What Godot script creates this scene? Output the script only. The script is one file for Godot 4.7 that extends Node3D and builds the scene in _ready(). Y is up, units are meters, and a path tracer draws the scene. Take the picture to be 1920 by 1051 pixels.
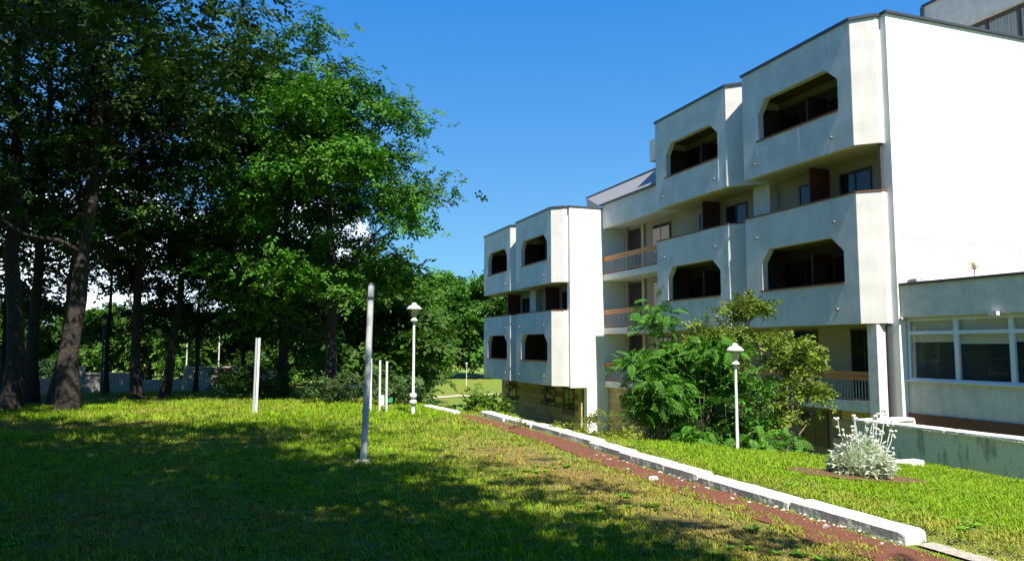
extends Node3D

# ---------------------------------------------------------------- helpers
class MB:
	var st := SurfaceTool.new()
	var o := Vector3.ZERO
	var n := 0
	func _init(origin := Vector3.ZERO):
		o = origin
		st.begin(Mesh.PRIMITIVE_TRIANGLES)
		st.set_smooth_group(-1)
	func tri(a: Vector3, b: Vector3, c: Vector3):
		st.add_vertex(a - o); st.add_vertex(b - o); st.add_vertex(c - o)
		n += 1
	func quad(a: Vector3, b: Vector3, c: Vector3, d: Vector3):
		tri(a, b, c); tri(a, c, d)
	# eight corners: bottom ring then top ring, both anticlockwise seen from above
	func hexa(p: Array):
		quad(p[0], p[1], p[2], p[3]); quad(p[7], p[6], p[5], p[4])
		for i in 4:
			var j = (i + 1) % 4
			quad(p[j], p[i], p[i + 4], p[j + 4])
	func box(a: Vector3, b: Vector3):
		var l := Vector3(minf(a.x, b.x), minf(a.y, b.y), minf(a.z, b.z))
		var h := Vector3(maxf(a.x, b.x), maxf(a.y, b.y), maxf(a.z, b.z))
		hexa([Vector3(l.x, l.y, h.z), Vector3(h.x, l.y, h.z), Vector3(h.x, l.y, l.z), Vector3(l.x, l.y, l.z), Vector3(l.x, h.y, h.z), Vector3(h.x, h.y, h.z), Vector3(h.x, h.y, l.z), Vector3(l.x, h.y, l.z)])
	# vertical prism over a plan polygon (Vector2(x, z)), anticlockwise or not
	func prism(pts: Array, y0: float, y1: float):
		var area := 0.0
		for i in pts.size():
			var a: Vector2 = pts[i]
			var b: Vector2 = pts[(i + 1) % pts.size()]
			area += a.x * b.y - b.x * a.y
		var ps := pts.duplicate()
		if area > 0.0:
			ps.reverse()
		var idx := Geometry2D.triangulate_polygon(PackedVector2Array(ps))
		for k in range(0, idx.size(), 3):
			var t := [ps[idx[k]], ps[idx[k + 1]], ps[idx[k + 2]]]
			var cr: float = (t[1].x - t[0].x) * (t[2].y - t[0].y) - (t[1].y - t[0].y) * (t[2].x - t[0].x)
			if cr < 0.0:
				t = [t[0], t[2], t[1]]
			tri(Vector3(t[0].x, y1, t[0].y), Vector3(t[1].x, y1, t[1].y), Vector3(t[2].x, y1, t[2].y))
			tri(Vector3(t[0].x, y0, t[0].y), Vector3(t[2].x, y0, t[2].y), Vector3(t[1].x, y0, t[1].y))
		for i in ps.size():
			var a: Vector2 = ps[i]
			var b: Vector2 = ps[(i + 1) % ps.size()]
			quad(Vector3(b.x, y0, b.y), Vector3(a.x, y0, a.y), Vector3(a.x, y1, a.y), Vector3(b.x, y1, b.y))
	func tube(pts: Array, rad: Array, sides := 8, cap := true):
		var rings := []
		var side := Vector3.ZERO
		for i in pts.size():
			var d: Vector3 = (pts[mini(i + 1, pts.size() - 1)] - pts[maxi(i - 1, 0)]).normalized()
			if side == Vector3.ZERO:
				side = d.cross(Vector3.RIGHT if absf(d.x) < 0.8 else Vector3.UP).normalized()
			else:
				side = (side - d * side.dot(d)).normalized()
			var up := side.cross(d)
			var ring := []
			for k in sides:
				var a := TAU * k / sides
				ring.append(pts[i] + (side * cos(a) + up * sin(a)) * rad[i])
			rings.append(ring)
		st.set_smooth_group(0)
		for i in rings.size() - 1:
			for k in sides:
				var j := (k + 1) % sides
				quad(rings[i][k], rings[i][j], rings[i + 1][j], rings[i + 1][k])
		st.set_smooth_group(-1)
		if cap:
			for k in range(1, sides - 1):
				tri(rings[-1][0], rings[-1][k], rings[-1][k + 1])
				tri(rings[0][0], rings[0][k + 1], rings[0][k])
	# profile: Array of Vector2(radius, y) turned round the vertical through c
	func lathe(c: Vector3, prof: Array, sides := 20):
		st.set_smooth_group(0)
		for i in prof.size() - 1:
			for k in sides:
				var a := TAU * k / sides
				var b := TAU * (k + 1) / sides
				var f := func(p: Vector2, t: float): return c + Vector3(cos(t) * p.x, p.y, sin(t) * p.x)
				quad(f.call(prof[i], a), f.call(prof[i], b), f.call(prof[i + 1], b), f.call(prof[i + 1], a))
		st.set_smooth_group(-1)
	func mesh() -> ArrayMesh:
		st.generate_normals()
		return st.commit()

var M := {}
var used := {}
var rng := RandomNumberGenerator.new()
var patch_noise := FastNoiseLite.new()
var fine_noise := FastNoiseLite.new()

func numbered(called: String) -> String:
	used[called] = used.get(called, -1) + 1
	return called if used[called] == 0 else "%s_%03d" % [called, used[called]]

func tag(o: Node, label := "", category := "", group := "", kind := ""):
	if label: o.set_meta("label", label)
	if category: o.set_meta("category", category)
	if group: o.set_meta("group", group)
	if kind: o.set_meta("kind", kind)

func thing(called: String, at: Vector3, label: String, category: String, group := "") -> Node3D:
	var t := Node3D.new()
	t.name = numbered(called)
	add_child(t)
	t.position = at
	tag(t, label, category, group)
	return t

func part(called: String, mesh: Mesh, mat: Material, parent: Node) -> MeshInstance3D:
	var m := MeshInstance3D.new()
	m.name = called if parent != self else numbered(called)
	m.mesh = mesh
	m.material_override = mat
	parent.add_child(m, true)
	return m

func bx(called: String, a: Vector3, b: Vector3, mat: Material, parent: Node, o := Vector3.ZERO) -> MeshInstance3D:
	var m := MB.new(o)
	m.box(a, b)
	return part(called, m.mesh(), mat, parent)

func lin(r: float, g: float, b: float) -> Color:
	return Color(r, g, b).linear_to_srgb()

func noise_tex(freq: float, seed_: int, c0: float, c1: float, oct := 4, normal := false, strength := 4.0, kind := FastNoiseLite.TYPE_SIMPLEX_SMOOTH) -> NoiseTexture2D:
	var n := FastNoiseLite.new()
	n.noise_type = kind
	n.frequency = freq
	n.seed = seed_
	n.fractal_octaves = oct
	var t := NoiseTexture2D.new()
	t.width = 512
	t.height = 512
	t.seamless = true
	t.noise = n
	if normal:
		t.as_normal_map = true
		t.bump_strength = strength
	else:
		var g := Gradient.new()
		g.set_color(0, Color(c0, c0, c0))
		g.set_color(1, Color(c1, c1, c1))
		t.color_ramp = g
	return t

func mat(called: String, c: Color, rough := 0.85, tex: Texture2D = null, scale := Vector3.ONE, metal := 0.0) -> StandardMaterial3D:
	var m := StandardMaterial3D.new()
	m.resource_name = called
	m.albedo_color = c
	m.roughness = rough
	m.metallic = metal
	if tex:
		m.albedo_texture = tex
		m.uv1_triplanar = true
		m.uv1_world_triplanar = true
		m.uv1_scale = scale
	M[called] = m
	return m

func bumped(m: StandardMaterial3D, t: Texture2D, cm: float):
	m.heightmap_enabled = true
	m.heightmap_texture = t
	m.heightmap_scale = cm

# streaked dirt as a multiplied second layer, stretched along the vertical
func streaks(m: StandardMaterial3D, t: Texture2D, scale: Vector3):
	m.detail_enabled = true
	m.detail_albedo = t
	m.detail_blend_mode = BaseMaterial3D.BLEND_MODE_MUL
	m.detail_uv_layer = BaseMaterial3D.DETAIL_UV_2
	m.uv2_triplanar = true
	m.uv2_world_triplanar = true
	m.uv2_scale = scale

func smooth(a: float, b: float, x: float) -> float:
	var t := clampf((x - a) / (b - a), 0.0, 1.0)
	return t * t * (3.0 - 2.0 * t)

# height of the ground (the eye is at 0)
func gh(x: float, z: float) -> float:
	var b := -1.7
	if x > 5.75:
		b = -1.6 - 0.115 * (minf(x, 14.0) - 5.75)
	var d1 := minf(x - 5.9, -12.4 - z)
	var d2 := minf((x - 5.2) * 0.9965 - (z + 19.0) * 0.083, -18.6 - z)
	var d := maxf(maxf(d1, d2), 0.0)
	var t := minf(d / 10.0, 1.0)
	var h := b - 3.3 * t * (2.0 - t)
	h -= 0.25 * smooth(-28.0, -36.0, z) * smooth(-5.0, -2.5, h)
	h = maxf(h, -5.0)
	if x > 14.12:
		h = minf(h, -3.4)
	var amp := 0.05 if x < 4.4 or x > 6.5 else 0.0
	return h + amp * patch_noise.get_noise_2d(x * 4.0, z * 4.0)

func dryness(x: float, z: float) -> float:
	var n := patch_noise.get_noise_2d(x * 3.0, z * 3.0) + 0.5 * patch_noise.get_noise_2d(x * 9.0 + 50.0, z * 9.0)
	var d := 0.2 + 0.5 * n
	d += 0.68 * exp(-pow((x - (4.25 + 0.04 * (z + 8.0))) / 0.75, 2.0)) * smooth(-16.0, -9.0, z)
	d += 0.42 * exp(-pow((x - 6.2) / 0.6, 2.0)) * smooth(-7.5, -4.5, z)
	d += 0.5 * exp(-pow((z + 18.2) / 1.1, 2.0)) * smooth(0.5, -2.5, x)
	d -= 0.45 * smooth(6.3, 7.5, x) * smooth(-13.0, -12.0, z)
	return clampf(d, 0.0, 1.0)

const GRASS := Color(0.19, 0.33, 0.006)
const DRY := Color(0.34, 0.235, 0.07)

func _ready():
	# ------------------------------------------------ camera, sky, sun, exposure
	var cam := Camera3D.new()
	cam.name = "camera"
	cam.fov = 2.0 * rad_to_deg(atan(525.5 / 1409.0))
	cam.rotation_degrees = Vector3(4.969, -19.915, 0)
	cam.near = 0.05
	cam.far = 3000.0
	add_child(cam)
	cam.current = true
	var env := Environment.new()
	env.background_mode = Environment.BG_SKY
	env.tonemap_mode = Environment.TONE_MAPPER_LINEAR
	env.tonemap_exposure = 2.35
	env.sdfgi_enabled = true
	env.ssao_enabled = true
	env.ssil_enabled = true
	var skm := ProceduralSkyMaterial.new()
	var ke := 1.0 / 2.35
	skm.sky_top_color = lin(0.014 * ke, 0.225 * ke, 0.77 * ke)
	skm.sky_horizon_color = lin(0.36 * ke, 0.82 * ke, 1.15 * ke)
	skm.sky_curve = 0.15
	skm.ground_bottom_color = lin(0.05, 0.07, 0.03)
	skm.ground_horizon_color = lin(0.1, 0.13, 0.06)
	skm.sun_angle_max = 1.0
	skm.sky_cover = cloud_cover()
	skm.sky_cover_modulate = Color(1, 1, 1, 1)
	var sky := Sky.new()
	sky.sky_material = skm
	env.sky = sky
	var we := WorldEnvironment.new()
	we.name = "world_environment"
	we.environment = env
	add_child(we)
	var sun := DirectionalLight3D.new()
	sun.name = "sun"
	sun.light_color = Color(1.0, 0.96, 0.9)
	sun.light_energy = 1.6
	sun.light_angular_distance = 0.5
	sun.shadow_enabled = true
	sun.look_at_from_position(Vector3(-0.03, 1.46, 1.0) * 30.0, Vector3.ZERO, Vector3.UP)
	add_child(sun)

	rng.seed = 77
	patch_noise.noise_type = FastNoiseLite.TYPE_SIMPLEX_SMOOTH
	patch_noise.frequency = 0.045
	patch_noise.seed = 5
	patch_noise.fractal_octaves = 4
	fine_noise.noise_type = FastNoiseLite.TYPE_SIMPLEX_SMOOTH
	fine_noise.frequency = 0.4
	fine_noise.seed = 9
	materials()
	ground()
	main_building()
	annex()
	rear_block()
	walls_and_kerb()
	lamps_and_posts()
	trees()
	bushes()
	grass()

func cloud_cover() -> ImageTexture:
	var im := Image.create_empty(1024, 512, false, Image.FORMAT_RGBAF)
	var n := FastNoiseLite.new()
	n.noise_type = FastNoiseLite.TYPE_SIMPLEX_SMOOTH
	n.frequency = 1.0
	n.seed = 21
	n.fractal_octaves = 5
	for j in range(150, 262):
		var el := PI / 2.0 - PI * (j + 0.5) / 512.0
		for i in 1024:
			var az := TAU * (i + 0.5) / 1024.0
			var d := Vector3(sin(az) * cos(el), sin(el), -cos(az) * cos(el))
			var v := n.get_noise_3d(d.x * 5.0, d.y * 11.0, d.z * 5.0)
			# the image's first column looks along -z and the next ones turn to +x; most clouds lie low beyond the grove
			var da := fposmod(rad_to_deg(az) + 9.0, 360.0)
			var side := smooth(24.0, 17.0, minf(da, 360.0 - da))
			var cut := 0.3 - 0.62 * side
			cut += smooth(0.13, 0.24, d.y) * 1.1
			var a := smooth(cut, cut + 0.16, v)
			if a > 0.0:
				var b := 0.55 + 0.3 * smooth(0.0, 0.5, v)
				im.set_pixel(i, j, Color(b, b * 1.0, b * 1.02, a))
	return ImageTexture.create_from_image(im)

func materials():
	var blotch := noise_tex(0.012, 3, 0.88, 1.0)
	var fine := noise_tex(0.05, 4, 0.86, 1.0)
	var streak := noise_tex(0.02, 6, 0.94, 1.0, 5)
	var streak_heavy := noise_tex(0.016, 8, 0.62, 1.6, 4)
	var grain := noise_tex(0.12, 7, 0.0, 1.0, 4)
	var coarse := noise_tex(0.03, 11, 0.0, 1.0, 5)
	var mottled := noise_tex(0.05, 12, 0.78, 1.06, 5)
	var m := mat("plaster", lin(0.7, 0.695, 0.675), 0.9, blotch, Vector3(0.12, 0.12, 0.12))
	streaks(m, streak, Vector3(0.5, 0.05, 0.5))
	m = mat("end_plaster", lin(0.84, 0.83, 0.79), 0.9, noise_tex(0.01, 19, 0.94, 1.0, 3), Vector3(0.1, 0.1, 0.1))
	m = mat("beige", lin(0.4, 0.35, 0.25), 0.9, fine, Vector3(0.4, 0.4, 0.4))
	m = mat("shade_olive", lin(0.17, 0.145, 0.095), 0.9, fine, Vector3(0.4, 0.4, 0.4))  # bay ceiling tone with deep shade put into the colour
	m = mat("soffit", lin(0.5, 0.45, 0.33), 0.9, fine, Vector3(0.4, 0.4, 0.4))
	for i in 3:
		var k: float = [1.0, 0.85, 1.12][i]
		m = mat("ochre%d" % i, lin(0.56 * k, 0.42 * k, 0.2 * k), 0.85, mottled, Vector3(0.7, 0.7, 0.7))
	mat("joint", lin(0.2, 0.15, 0.08))
	mat("maroon", lin(0.075, 0.02, 0.018), 0.6, fine, Vector3(1, 1, 1))
	mat("dark_door", lin(0.022, 0.012, 0.014), 0.85)
	m = mat("rail_wood", lin(0.6, 0.22, 0.06), 0.6, mottled, Vector3(0.5, 4, 0.5))
	mat("spout", lin(0.14, 0.14, 0.135), 0.9)
	mat("bar", lin(0.3, 0.32, 0.33), 0.5)
	mat("flashing", lin(0.045, 0.055, 0.075), 0.5, fine, Vector3(1, 1, 1))
	mat("mansard", lin(0.24, 0.24, 0.25), 0.6, blotch, Vector3(0.5, 0.5, 0.5))
	mat("dark_glass", lin(0.012, 0.016, 0.018), 0.06)
	mat("shade_wall", lin(0.07, 0.06, 0.045), 0.9, fine, Vector3(0.4, 0.4, 0.4))  # wall tone inside the bays, darkened to stand for deep shade
	mat("debris", lin(0.5, 0.46, 0.4), 0.95)
	mat("curtain", lin(0.35, 0.36, 0.33), 0.9)
	mat("frame_dark", lin(0.06, 0.05, 0.04), 0.5)
	mat("frame_white", lin(0.62, 0.68, 0.76), 0.4)
	mat("pale_tone", lin(0.86, 0.86, 0.84), 0.8)
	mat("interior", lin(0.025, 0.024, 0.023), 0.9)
	mat("blind", lin(0.5, 0.46, 0.34), 0.9)
	m = mat("pane", Color(0.8, 0.9, 0.95, 0.015), 0.03)
	m.metallic_specular = 0.36
	m.transparency = BaseMaterial3D.TRANSPARENCY_ALPHA
	m = mat("grey_plaster", lin(0.74, 0.72, 0.66), 0.9, blotch, Vector3(0.3, 0.3, 0.3))
	streaks(m, streak, Vector3(0.8, 0.08, 0.8))
	bumped(m, grain, 0.5)
	mat("brown_band", lin(0.18, 0.075, 0.04), 0.85, mottled, Vector3(0.6, 0.6, 0.6))
	m = mat("retaining", lin(0.82, 0.77, 0.68), 0.95, fine, Vector3(0.6, 0.6, 0.6))
	streaks(m, streak_heavy, Vector3(0.4, 0.1, 0.4))
	bumped(m, coarse, 0.8)
	m = mat("white_concrete", lin(0.78, 0.77, 0.74), 0.9, mottled, Vector3(0.9, 0.9, 0.9))
	m.albedo_texture = noise_tex(0.06, 14, 0.82, 1.0, 5)
	bumped(m, coarse, 1.2)
	m = mat("raw_concrete", lin(0.42, 0.4, 0.36), 0.95, mottled, Vector3(0.5, 0.5, 0.5))
	bumped(m, coarse, 2.0)
	m = mat("wall_concrete", lin(0.46, 0.41, 0.34), 0.95, mottled, Vector3(0.5, 0.5, 0.5))
	streaks(m, streak, Vector3(0.6, 0.1, 0.6))
	m = mat("wall_concrete_dark", lin(0.36, 0.33, 0.28), 0.95, mottled, Vector3(0.6, 0.6, 0.6))
	m = mat("red_earth", lin(0.27, 0.095, 0.045), 0.95, mottled, Vector3(1.5, 1.5, 1.5))
	bumped(m, grain, 3.0)
	m = mat("soil", lin(0.25, 0.125, 0.06), 0.95, mottled, Vector3(2, 2, 2))
	bumped(m, grain, 3.0)
	m = mat("track", lin(0.42, 0.38, 0.25), 0.95, mottled, Vector3(0.4, 0.4, 0.4))
	m = mat("ground", Color.WHITE, 0.95, noise_tex(0.09, 15, 0.55, 1.15, 5), Vector3(0.8, 0.8, 0.8))
	m.vertex_color_use_as_albedo = true
	bumped(m, grain, 4.0)
	m = mat("bark", lin(0.075, 0.06, 0.047), 0.95, noise_tex(0.04, 16, 0.35, 1.1, 5), Vector3(2.0, 0.5, 2.0))
	bumped(m, coarse, 6.0)
	m = mat("bark_pale", lin(0.26, 0.2, 0.15), 0.95, M["bark"].albedo_texture, Vector3(3.0, 0.8, 3.0))
	mat("bark_bare", lin(0.3, 0.22, 0.16), 0.95, M["bark"].albedo_texture, Vector3(3.0, 0.8, 3.0))
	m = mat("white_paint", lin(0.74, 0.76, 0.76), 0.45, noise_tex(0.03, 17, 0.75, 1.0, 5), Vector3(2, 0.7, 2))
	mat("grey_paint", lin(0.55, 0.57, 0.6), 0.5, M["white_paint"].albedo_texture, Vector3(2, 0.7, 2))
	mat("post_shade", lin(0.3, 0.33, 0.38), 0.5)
	mat("dark_metal", lin(0.05, 0.05, 0.055), 0.5)
	m = mat("lamp_glass", Color(0.85, 0.8, 0.68, 0.45), 0.3)
	m.transparency = BaseMaterial3D.TRANSPARENCY_ALPHA
	mat("green_panel", lin(0.03, 0.25, 0.1), 0.5)
	for k in [["leaf", 0.9], ["blade", 0.9]]:
		m = mat(k[0], Color.WHITE, 0.55)
		m.vertex_color_use_as_albedo = true
		m.backlight_enabled = true
		m.backlight = Color(0.75, 0.8, 0.5)
		m.metallic_specular = 0.35

func strip(called: String, pts: Array, width: Array, lift: float, m: Material, mid: float, noisy: float) -> MeshInstance3D:
	var b := MB.new()
	var L := []
	var R := []
	for i in pts.size() - 1:
		var steps := maxi(1, int(pts[i].distance_to(pts[i + 1]) / 0.15))
		for s in steps + (1 if i == pts.size() - 2 else 0):
			var t := float(s) / steps
			var p: Vector2 = pts[i].lerp(pts[i + 1], t)
			var d: Vector2 = (pts[i + 1] - pts[i]).normalized()
			var nrm := Vector2(-d.y, d.x)
			var w := lerpf(width[i], width[i + 1], t)
			var a := p - nrm * (w * mid + noisy * fine_noise.get_noise_2d(p.x * 6.0, p.y * 6.0))
			var c := p + nrm * (w * (1.0 - mid) + noisy * fine_noise.get_noise_2d(p.x * 6.0 + 90.0, p.y * 6.0))
			L.append(Vector3(a.x, gh(a.x, a.y) + lift, a.y))
			R.append(Vector3(c.x, gh(c.x, c.y) + lift, c.y))
	for i in L.size() - 1:
		b.quad(L[i], R[i], R[i + 1], L[i + 1]) if (R[i] - L[i]).cross(L[i + 1] - L[i]).y < 0.0 else b.quad(L[i], L[i + 1], R[i + 1], R[i])
	var o := part(called, b.mesh(), m, self)
	tag(o, "", "", "", "structure")
	return o

func ground():
	var st := SurfaceTool.new()
	st.begin(Mesh.PRIMITIVE_TRIANGLES)
	var xs := []
	var zs := []
	var x := -30.0
	while x < 42.0:
		xs.append(x)
		x += 0.3 if x > -8.0 and x < 15.5 else 1.0
	var z := 14.0
	while z > -75.0:
		zs.append(z)
		z -= 0.35 if z < -3.0 and z > -24.0 else 1.0
	xs = [-900.0, -300.0, -120.0, -60.0] + xs + [60.0, 120.0, 300.0, 900.0]
	zs = [300.0, 100.0, 40.0] + zs + [-90.0, -120.0, -180.0, -400.0, -1500.0]
	for zz in zs:
		for xx in xs:
			var d := dryness(xx, zz)
			var c := GRASS.lerp(DRY, d) * 0.95
			c.a = 1.0
			st.set_color(c)
			st.add_vertex(Vector3(xx, gh(xx, zz), zz))
	var w := xs.size()
	for j in zs.size() - 1:
		for i in w - 1:
			var a := j * w + i
			for k in [a, a + w + 1, a + 1, a, a + w, a + w + 1]:
				st.add_index(k)
	st.generate_normals()
	var g := part("ground", st.commit(), M.ground, self)
	tag(g, "", "", "", "structure")
	# worn red strip along the kerb, and the low concrete strip it leaves at the near end
	strip("red_path", [Vector2(5.3, 1.0), Vector2(5.33, -5.0), Vector2(5.36, -9.5), Vector2(5.62, -12.3), Vector2(5.6, -15.0), Vector2(5.36, -17.9)], [0.66, 0.58, 0.46, 0.54, 0.52, 0.46], 0.012, M.red_earth, 1.0, 0.11)
	strip("pavement", [Vector2(5.62, 2.0), Vector2(5.6, -5.0)], [0.27, 0.27], 0.02, M.wall_concrete_dark, 0.5, 0.012)
	var s := MB.new()
	for k in 26:
		var a0 := TAU * k / 26.0
		var a1 := TAU * (k + 1) / 26.0
		var f := func(t: float):
			var r := 1.0 + 0.3 * fine_noise.get_noise_2d(cos(t) * 3.0, sin(t) * 3.0 + 7.0)
			var p := Vector2(8.45 + cos(t) * 1.15 * r, -8.75 + sin(t) * 0.62 * r)
			return Vector3(p.x, gh(p.x, p.y) + 0.03, p.y)
		s.tri(Vector3(8.45, gh(8.45, -8.75) + 0.08, -8.75), f.call(a0), f.call(a1))
	tag(part("soil_patch", s.mesh(), M.soil, self), "", "", "", "structure")
	strip("track", [Vector2(13.0, -70.0), Vector2(24.0, -74.0), Vector2(44.0, -71.0)], [1.6, 2.6, 2.6], 0.05, M.track, 0.5, 0.6)

# ---------------------------------------------------------------- main building
# front wall lying in a plane of constant x, between z0 < z1 and y0 < y1, with an opening whose upper corners are cut off
func holed_wall(b: MB, x: float, th: float, z0: float, z1: float, y0: float, y1: float, h0: float, h1: float, s: float, t: float, c0: float, c1: float, drop: float):
	var h := [Vector2(h0, s), Vector2(h1, s), Vector2(h1, t - drop), Vector2(h1 - c1, t), Vector2(h0 + c0, t), Vector2(h0, t - drop)]
	var q := [Vector2(z0, y0), Vector2(z1, y0), Vector2(z1, y1), Vector2(z0, y1)]
	var faces := [[q[0], q[1], h[1], h[0]], [q[1], q[2], h[2], h[1]], [q[2], h[3], h[2]], [q[2], q[3], h[4], h[3]], [q[3], h[5], h[4]], [q[3], q[0], h[0], h[5]]]
	for f in faces:
		for k in range(1, f.size() - 1):
			var p := [f[0], f[k], f[k + 1]]
			b.tri(Vector3(x, p[0].y, p[0].x), Vector3(x, p[2].y, p[2].x), Vector3(x, p[1].y, p[1].x))
			b.tri(Vector3(x + th, p[0].y, p[0].x), Vector3(x + th, p[1].y, p[1].x), Vector3(x + th, p[2].y, p[2].x))
	for k in 6:
		var p: Vector2 = h[k]
		var r: Vector2 = h[(k + 1) % 6]
		b.quad(Vector3(x, p.y, p.x), Vector3(x, r.y, r.x), Vector3(x + th, r.y, r.x), Vector3(x + th, p.y, p.x))
	for k in 4:
		var p: Vector2 = q[k]
		var r: Vector2 = q[(k + 1) % 4]
		b.quad(Vector3(x, r.y, r.x), Vector3(x, p.y, p.x), Vector3(x + th, p.y, p.x), Vector3(x + th, r.y, r.x))

func loggia(bay: Node3D, o: Vector3, xb: float, zf: float, zn: float, fl: float, ceil_y: float, seed_: int, open_: bool):
	# glazed doors and a maroon partition in front of a beige back wall
	var zm := lerpf(zf, zn, 0.5)
	bx("partition", Vector3(xb - 0.95, fl, zm - 0.03), Vector3(xb - 0.01, ceil_y - 0.35, zm + 0.03), M.maroon, bay, o)
	for k in 2:
		var w := 1.5 if open_ else 2.55
		var a: float = [zm - 0.12 - w, zm + 0.55 if open_ else zm + 0.12][k]
		var fr := MB.new(o)
		var top := fl + 2.35
		fr.box(Vector3(xb - 0.05, fl, a), Vector3(xb + 0.02, top, a + 0.06))
		fr.box(Vector3(xb - 0.05, fl, a + w - 0.06), Vector3(xb + 0.02, top, a + w))
		fr.box(Vector3(xb - 0.05, fl, a + w * 0.5 - 0.03), Vector3(xb + 0.02, top - 0.07, a + w * 0.5 + 0.03))
		fr.box(Vector3(xb - 0.05, top - 0.07, a + 0.06), Vector3(xb + 0.02, top, a + w - 0.06))
		part("door_frame", fr.mesh(), M.frame_dark, bay)
		bx("door_pane", Vector3(xb - 0.02, fl + 0.02, a + 0.06), Vector3(xb - 0.005, top - 0.07, a + w * 0.5 - 0.03), M.dark_glass, bay, o)
		bx("door_pane", Vector3(xb - 0.02, fl + 0.02, a + w * 0.5 + 0.03), Vector3(xb - 0.005, top - 0.07, a + w - 0.06), M.curtain if open_ and k == 0 else M.dark_glass, bay, o)

func bay_pair(root: Node3D, o: Vector3, xf: float, zf: float, zn: float, cut: float, yl: float, yp: float, yu: float, yr: float, xb: float, open_side: float):
	var f := zf + 0.97
	var n := zn - 0.63
	var streak_mb := MB.new(o)
	for up in 2:
		var y0: float = yl if up == 0 else yu
		var y1: float = yp if up == 0 else yr
		var b := MB.new(o)
		var sill := y0 + 1.385
		holed_wall(b, xf, 0.26, zf, zn, y0, y1, f, n, sill, y0 + 3.03, 0.42, 0.58, 0.52)
		# oblique cheek, its inner face, and what closes the bay
		var p := [Vector2(xf + 0.26, zn), Vector2(xf, zn), Vector2(xf + cut, zn + cut), Vector2(xf + cut + 0.26, zn + cut)]
		b.prism([Vector2(xf + 0.26, zn), Vector2(xf + 0.004, zn + 0.004), Vector2(xf + cut, zn + cut), Vector2(xf + cut + 0.2, zn + cut), Vector2(xf + cut + 0.2, zn + cut - 0.1)], y0, y1)
		b.box(Vector3(xf + cut + 0.2, y0, zn + cut - 0.22), Vector3(xb, y1, zn + cut))
		b.box(Vector3(xf + 0.26, y0, zf), Vector3(xb, y1, zf + 0.22))
		var bay := part("upper_bay" if up else "lower_bay", b.mesh(), M.plaster, root)
		var plan := [Vector2(xf + 0.262, zf + 0.222), Vector2(xf + 0.262, zn - 0.002), Vector2(xf + cut + 0.2, zn + cut - 0.224), Vector2(xb, zn + cut - 0.224), Vector2(xb, zf + 0.222)]
		var sl := MB.new(o)
		sl.prism(plan, y0 + 0.004, y0 + 0.3)
		part("floor_slab", sl.mesh(), M.soffit, bay)
		bx("back_wall", Vector3(xb - 0.004, y0 + 0.3, zf + 0.22), Vector3(xb + 0.1, y0 + 3.05, zn + cut - 0.224), M.shade_wall, bay, o)
		bx("shade_lining", Vector3(xf + 0.264, y0 + 0.302, zf + 0.222), Vector3(xb - 0.01, y0 + 3.04, zf + 0.25), M.shade_wall, bay, o)  # added sheet, coloured dark for the shade inside the bay
		if up:
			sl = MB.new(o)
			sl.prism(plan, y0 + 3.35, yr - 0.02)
			part("roof_slab", sl.mesh(), M.shade_olive, bay)
			var fl := MB.new(o)
			fl.prism([Vector2(xf - 0.06, zf - 0.05), Vector2(xf - 0.06, zn + 0.02), Vector2(xf + cut - 0.02, zn + cut + 0.06), Vector2(xb, zn + cut + 0.06), Vector2(xb, zf - 0.05)], yr + 0.002, yr + 0.1)
			part("roof_flashing", fl.mesh(), M.flashing, bay)
		else:
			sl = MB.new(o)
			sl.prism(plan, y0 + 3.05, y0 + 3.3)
			part("floor_slab", sl.mesh(), M.shade_olive, bay)
			var cp := MB.new(o)
			cp.box(Vector3(xf - 0.03, y1 + 0.002, zf - 0.02), Vector3(xf + 0.29, y1 + 0.05, zn))
			cp.prism([Vector2(xf + 0.29, zn + 0.001), Vector2(xf - 0.03, zn + 0.001), Vector2(xf + cut - 0.02, zn + cut + 0.02), Vector2(xf + cut + 0.22, zn + cut + 0.02)], y1 + 0.002, y1 + 0.05)
			part("parapet_coping", cp.mesh(), M.brown_band, bay)
		bx("window_sill", Vector3(xf - 0.05, sill + 0.003, f - 0.12), Vector3(xf + 0.3, sill + 0.05, n + 0.02), M.brown_band, bay, o)
		for k in 2:
			var zz: float = zf + [0.75, 4.9][k]
			var sp := MB.new(o)
			sp.tube([Vector3(xf + 0.02, y0 + 0.52, zz), Vector3(xf - 0.1, y0 + 0.5, zz)], [0.045, 0.045], 8)
			part("drain_spout", sp.mesh(), M.spout, bay)
			if up == 0:
				var sp2 := MB.new(o)
				sp2.tube([Vector3(xf + 0.02, y0 + 3.55, zz), Vector3(xf - 0.1, y0 + 3.53, zz)], [0.045, 0.045], 8)
				part("drain_spout", sp2.mesh(), M.spout, bay)
		loggia(bay, o, xb, zf, zn, y0 + 0.3, y0 + 3.05, up, false)
		if up == 0:
			loggia(bay, o, xb, zf, zn, y0 + 3.3, yu + 0.3, 2, true)

func railing(root: Node3D, o: Vector3, x: float, z0: float, z1: float, y: float, board: float, count: int):
	var r := MB.new(o)
	r.box(Vector3(x - 0.03, y - board, z0), Vector3(x + 0.03, y - board * 0.53, z1))
	r.box(Vector3(x - 0.03, y - board * 0.47, z0), Vector3(x + 0.03, y, z1))
	r.box(Vector3(x - 0.02, y - 0.96, z0), Vector3(x + 0.02, y - 0.92, z1))
	var rail := part("railing", r.mesh(), M.rail_wood, root)
	var b := MB.new()
	b.box(Vector3(-0.012, 0, -0.018), Vector3(0.012, 0.93 - board, 0.018))
	var mesh := b.mesh()
	for i in count:
		var k := part("baluster", mesh, M.bar, rail)
		k.position = Vector3(x, y - 0.93, lerpf(z0, z1, (i + 0.5) / count)) - o

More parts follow.
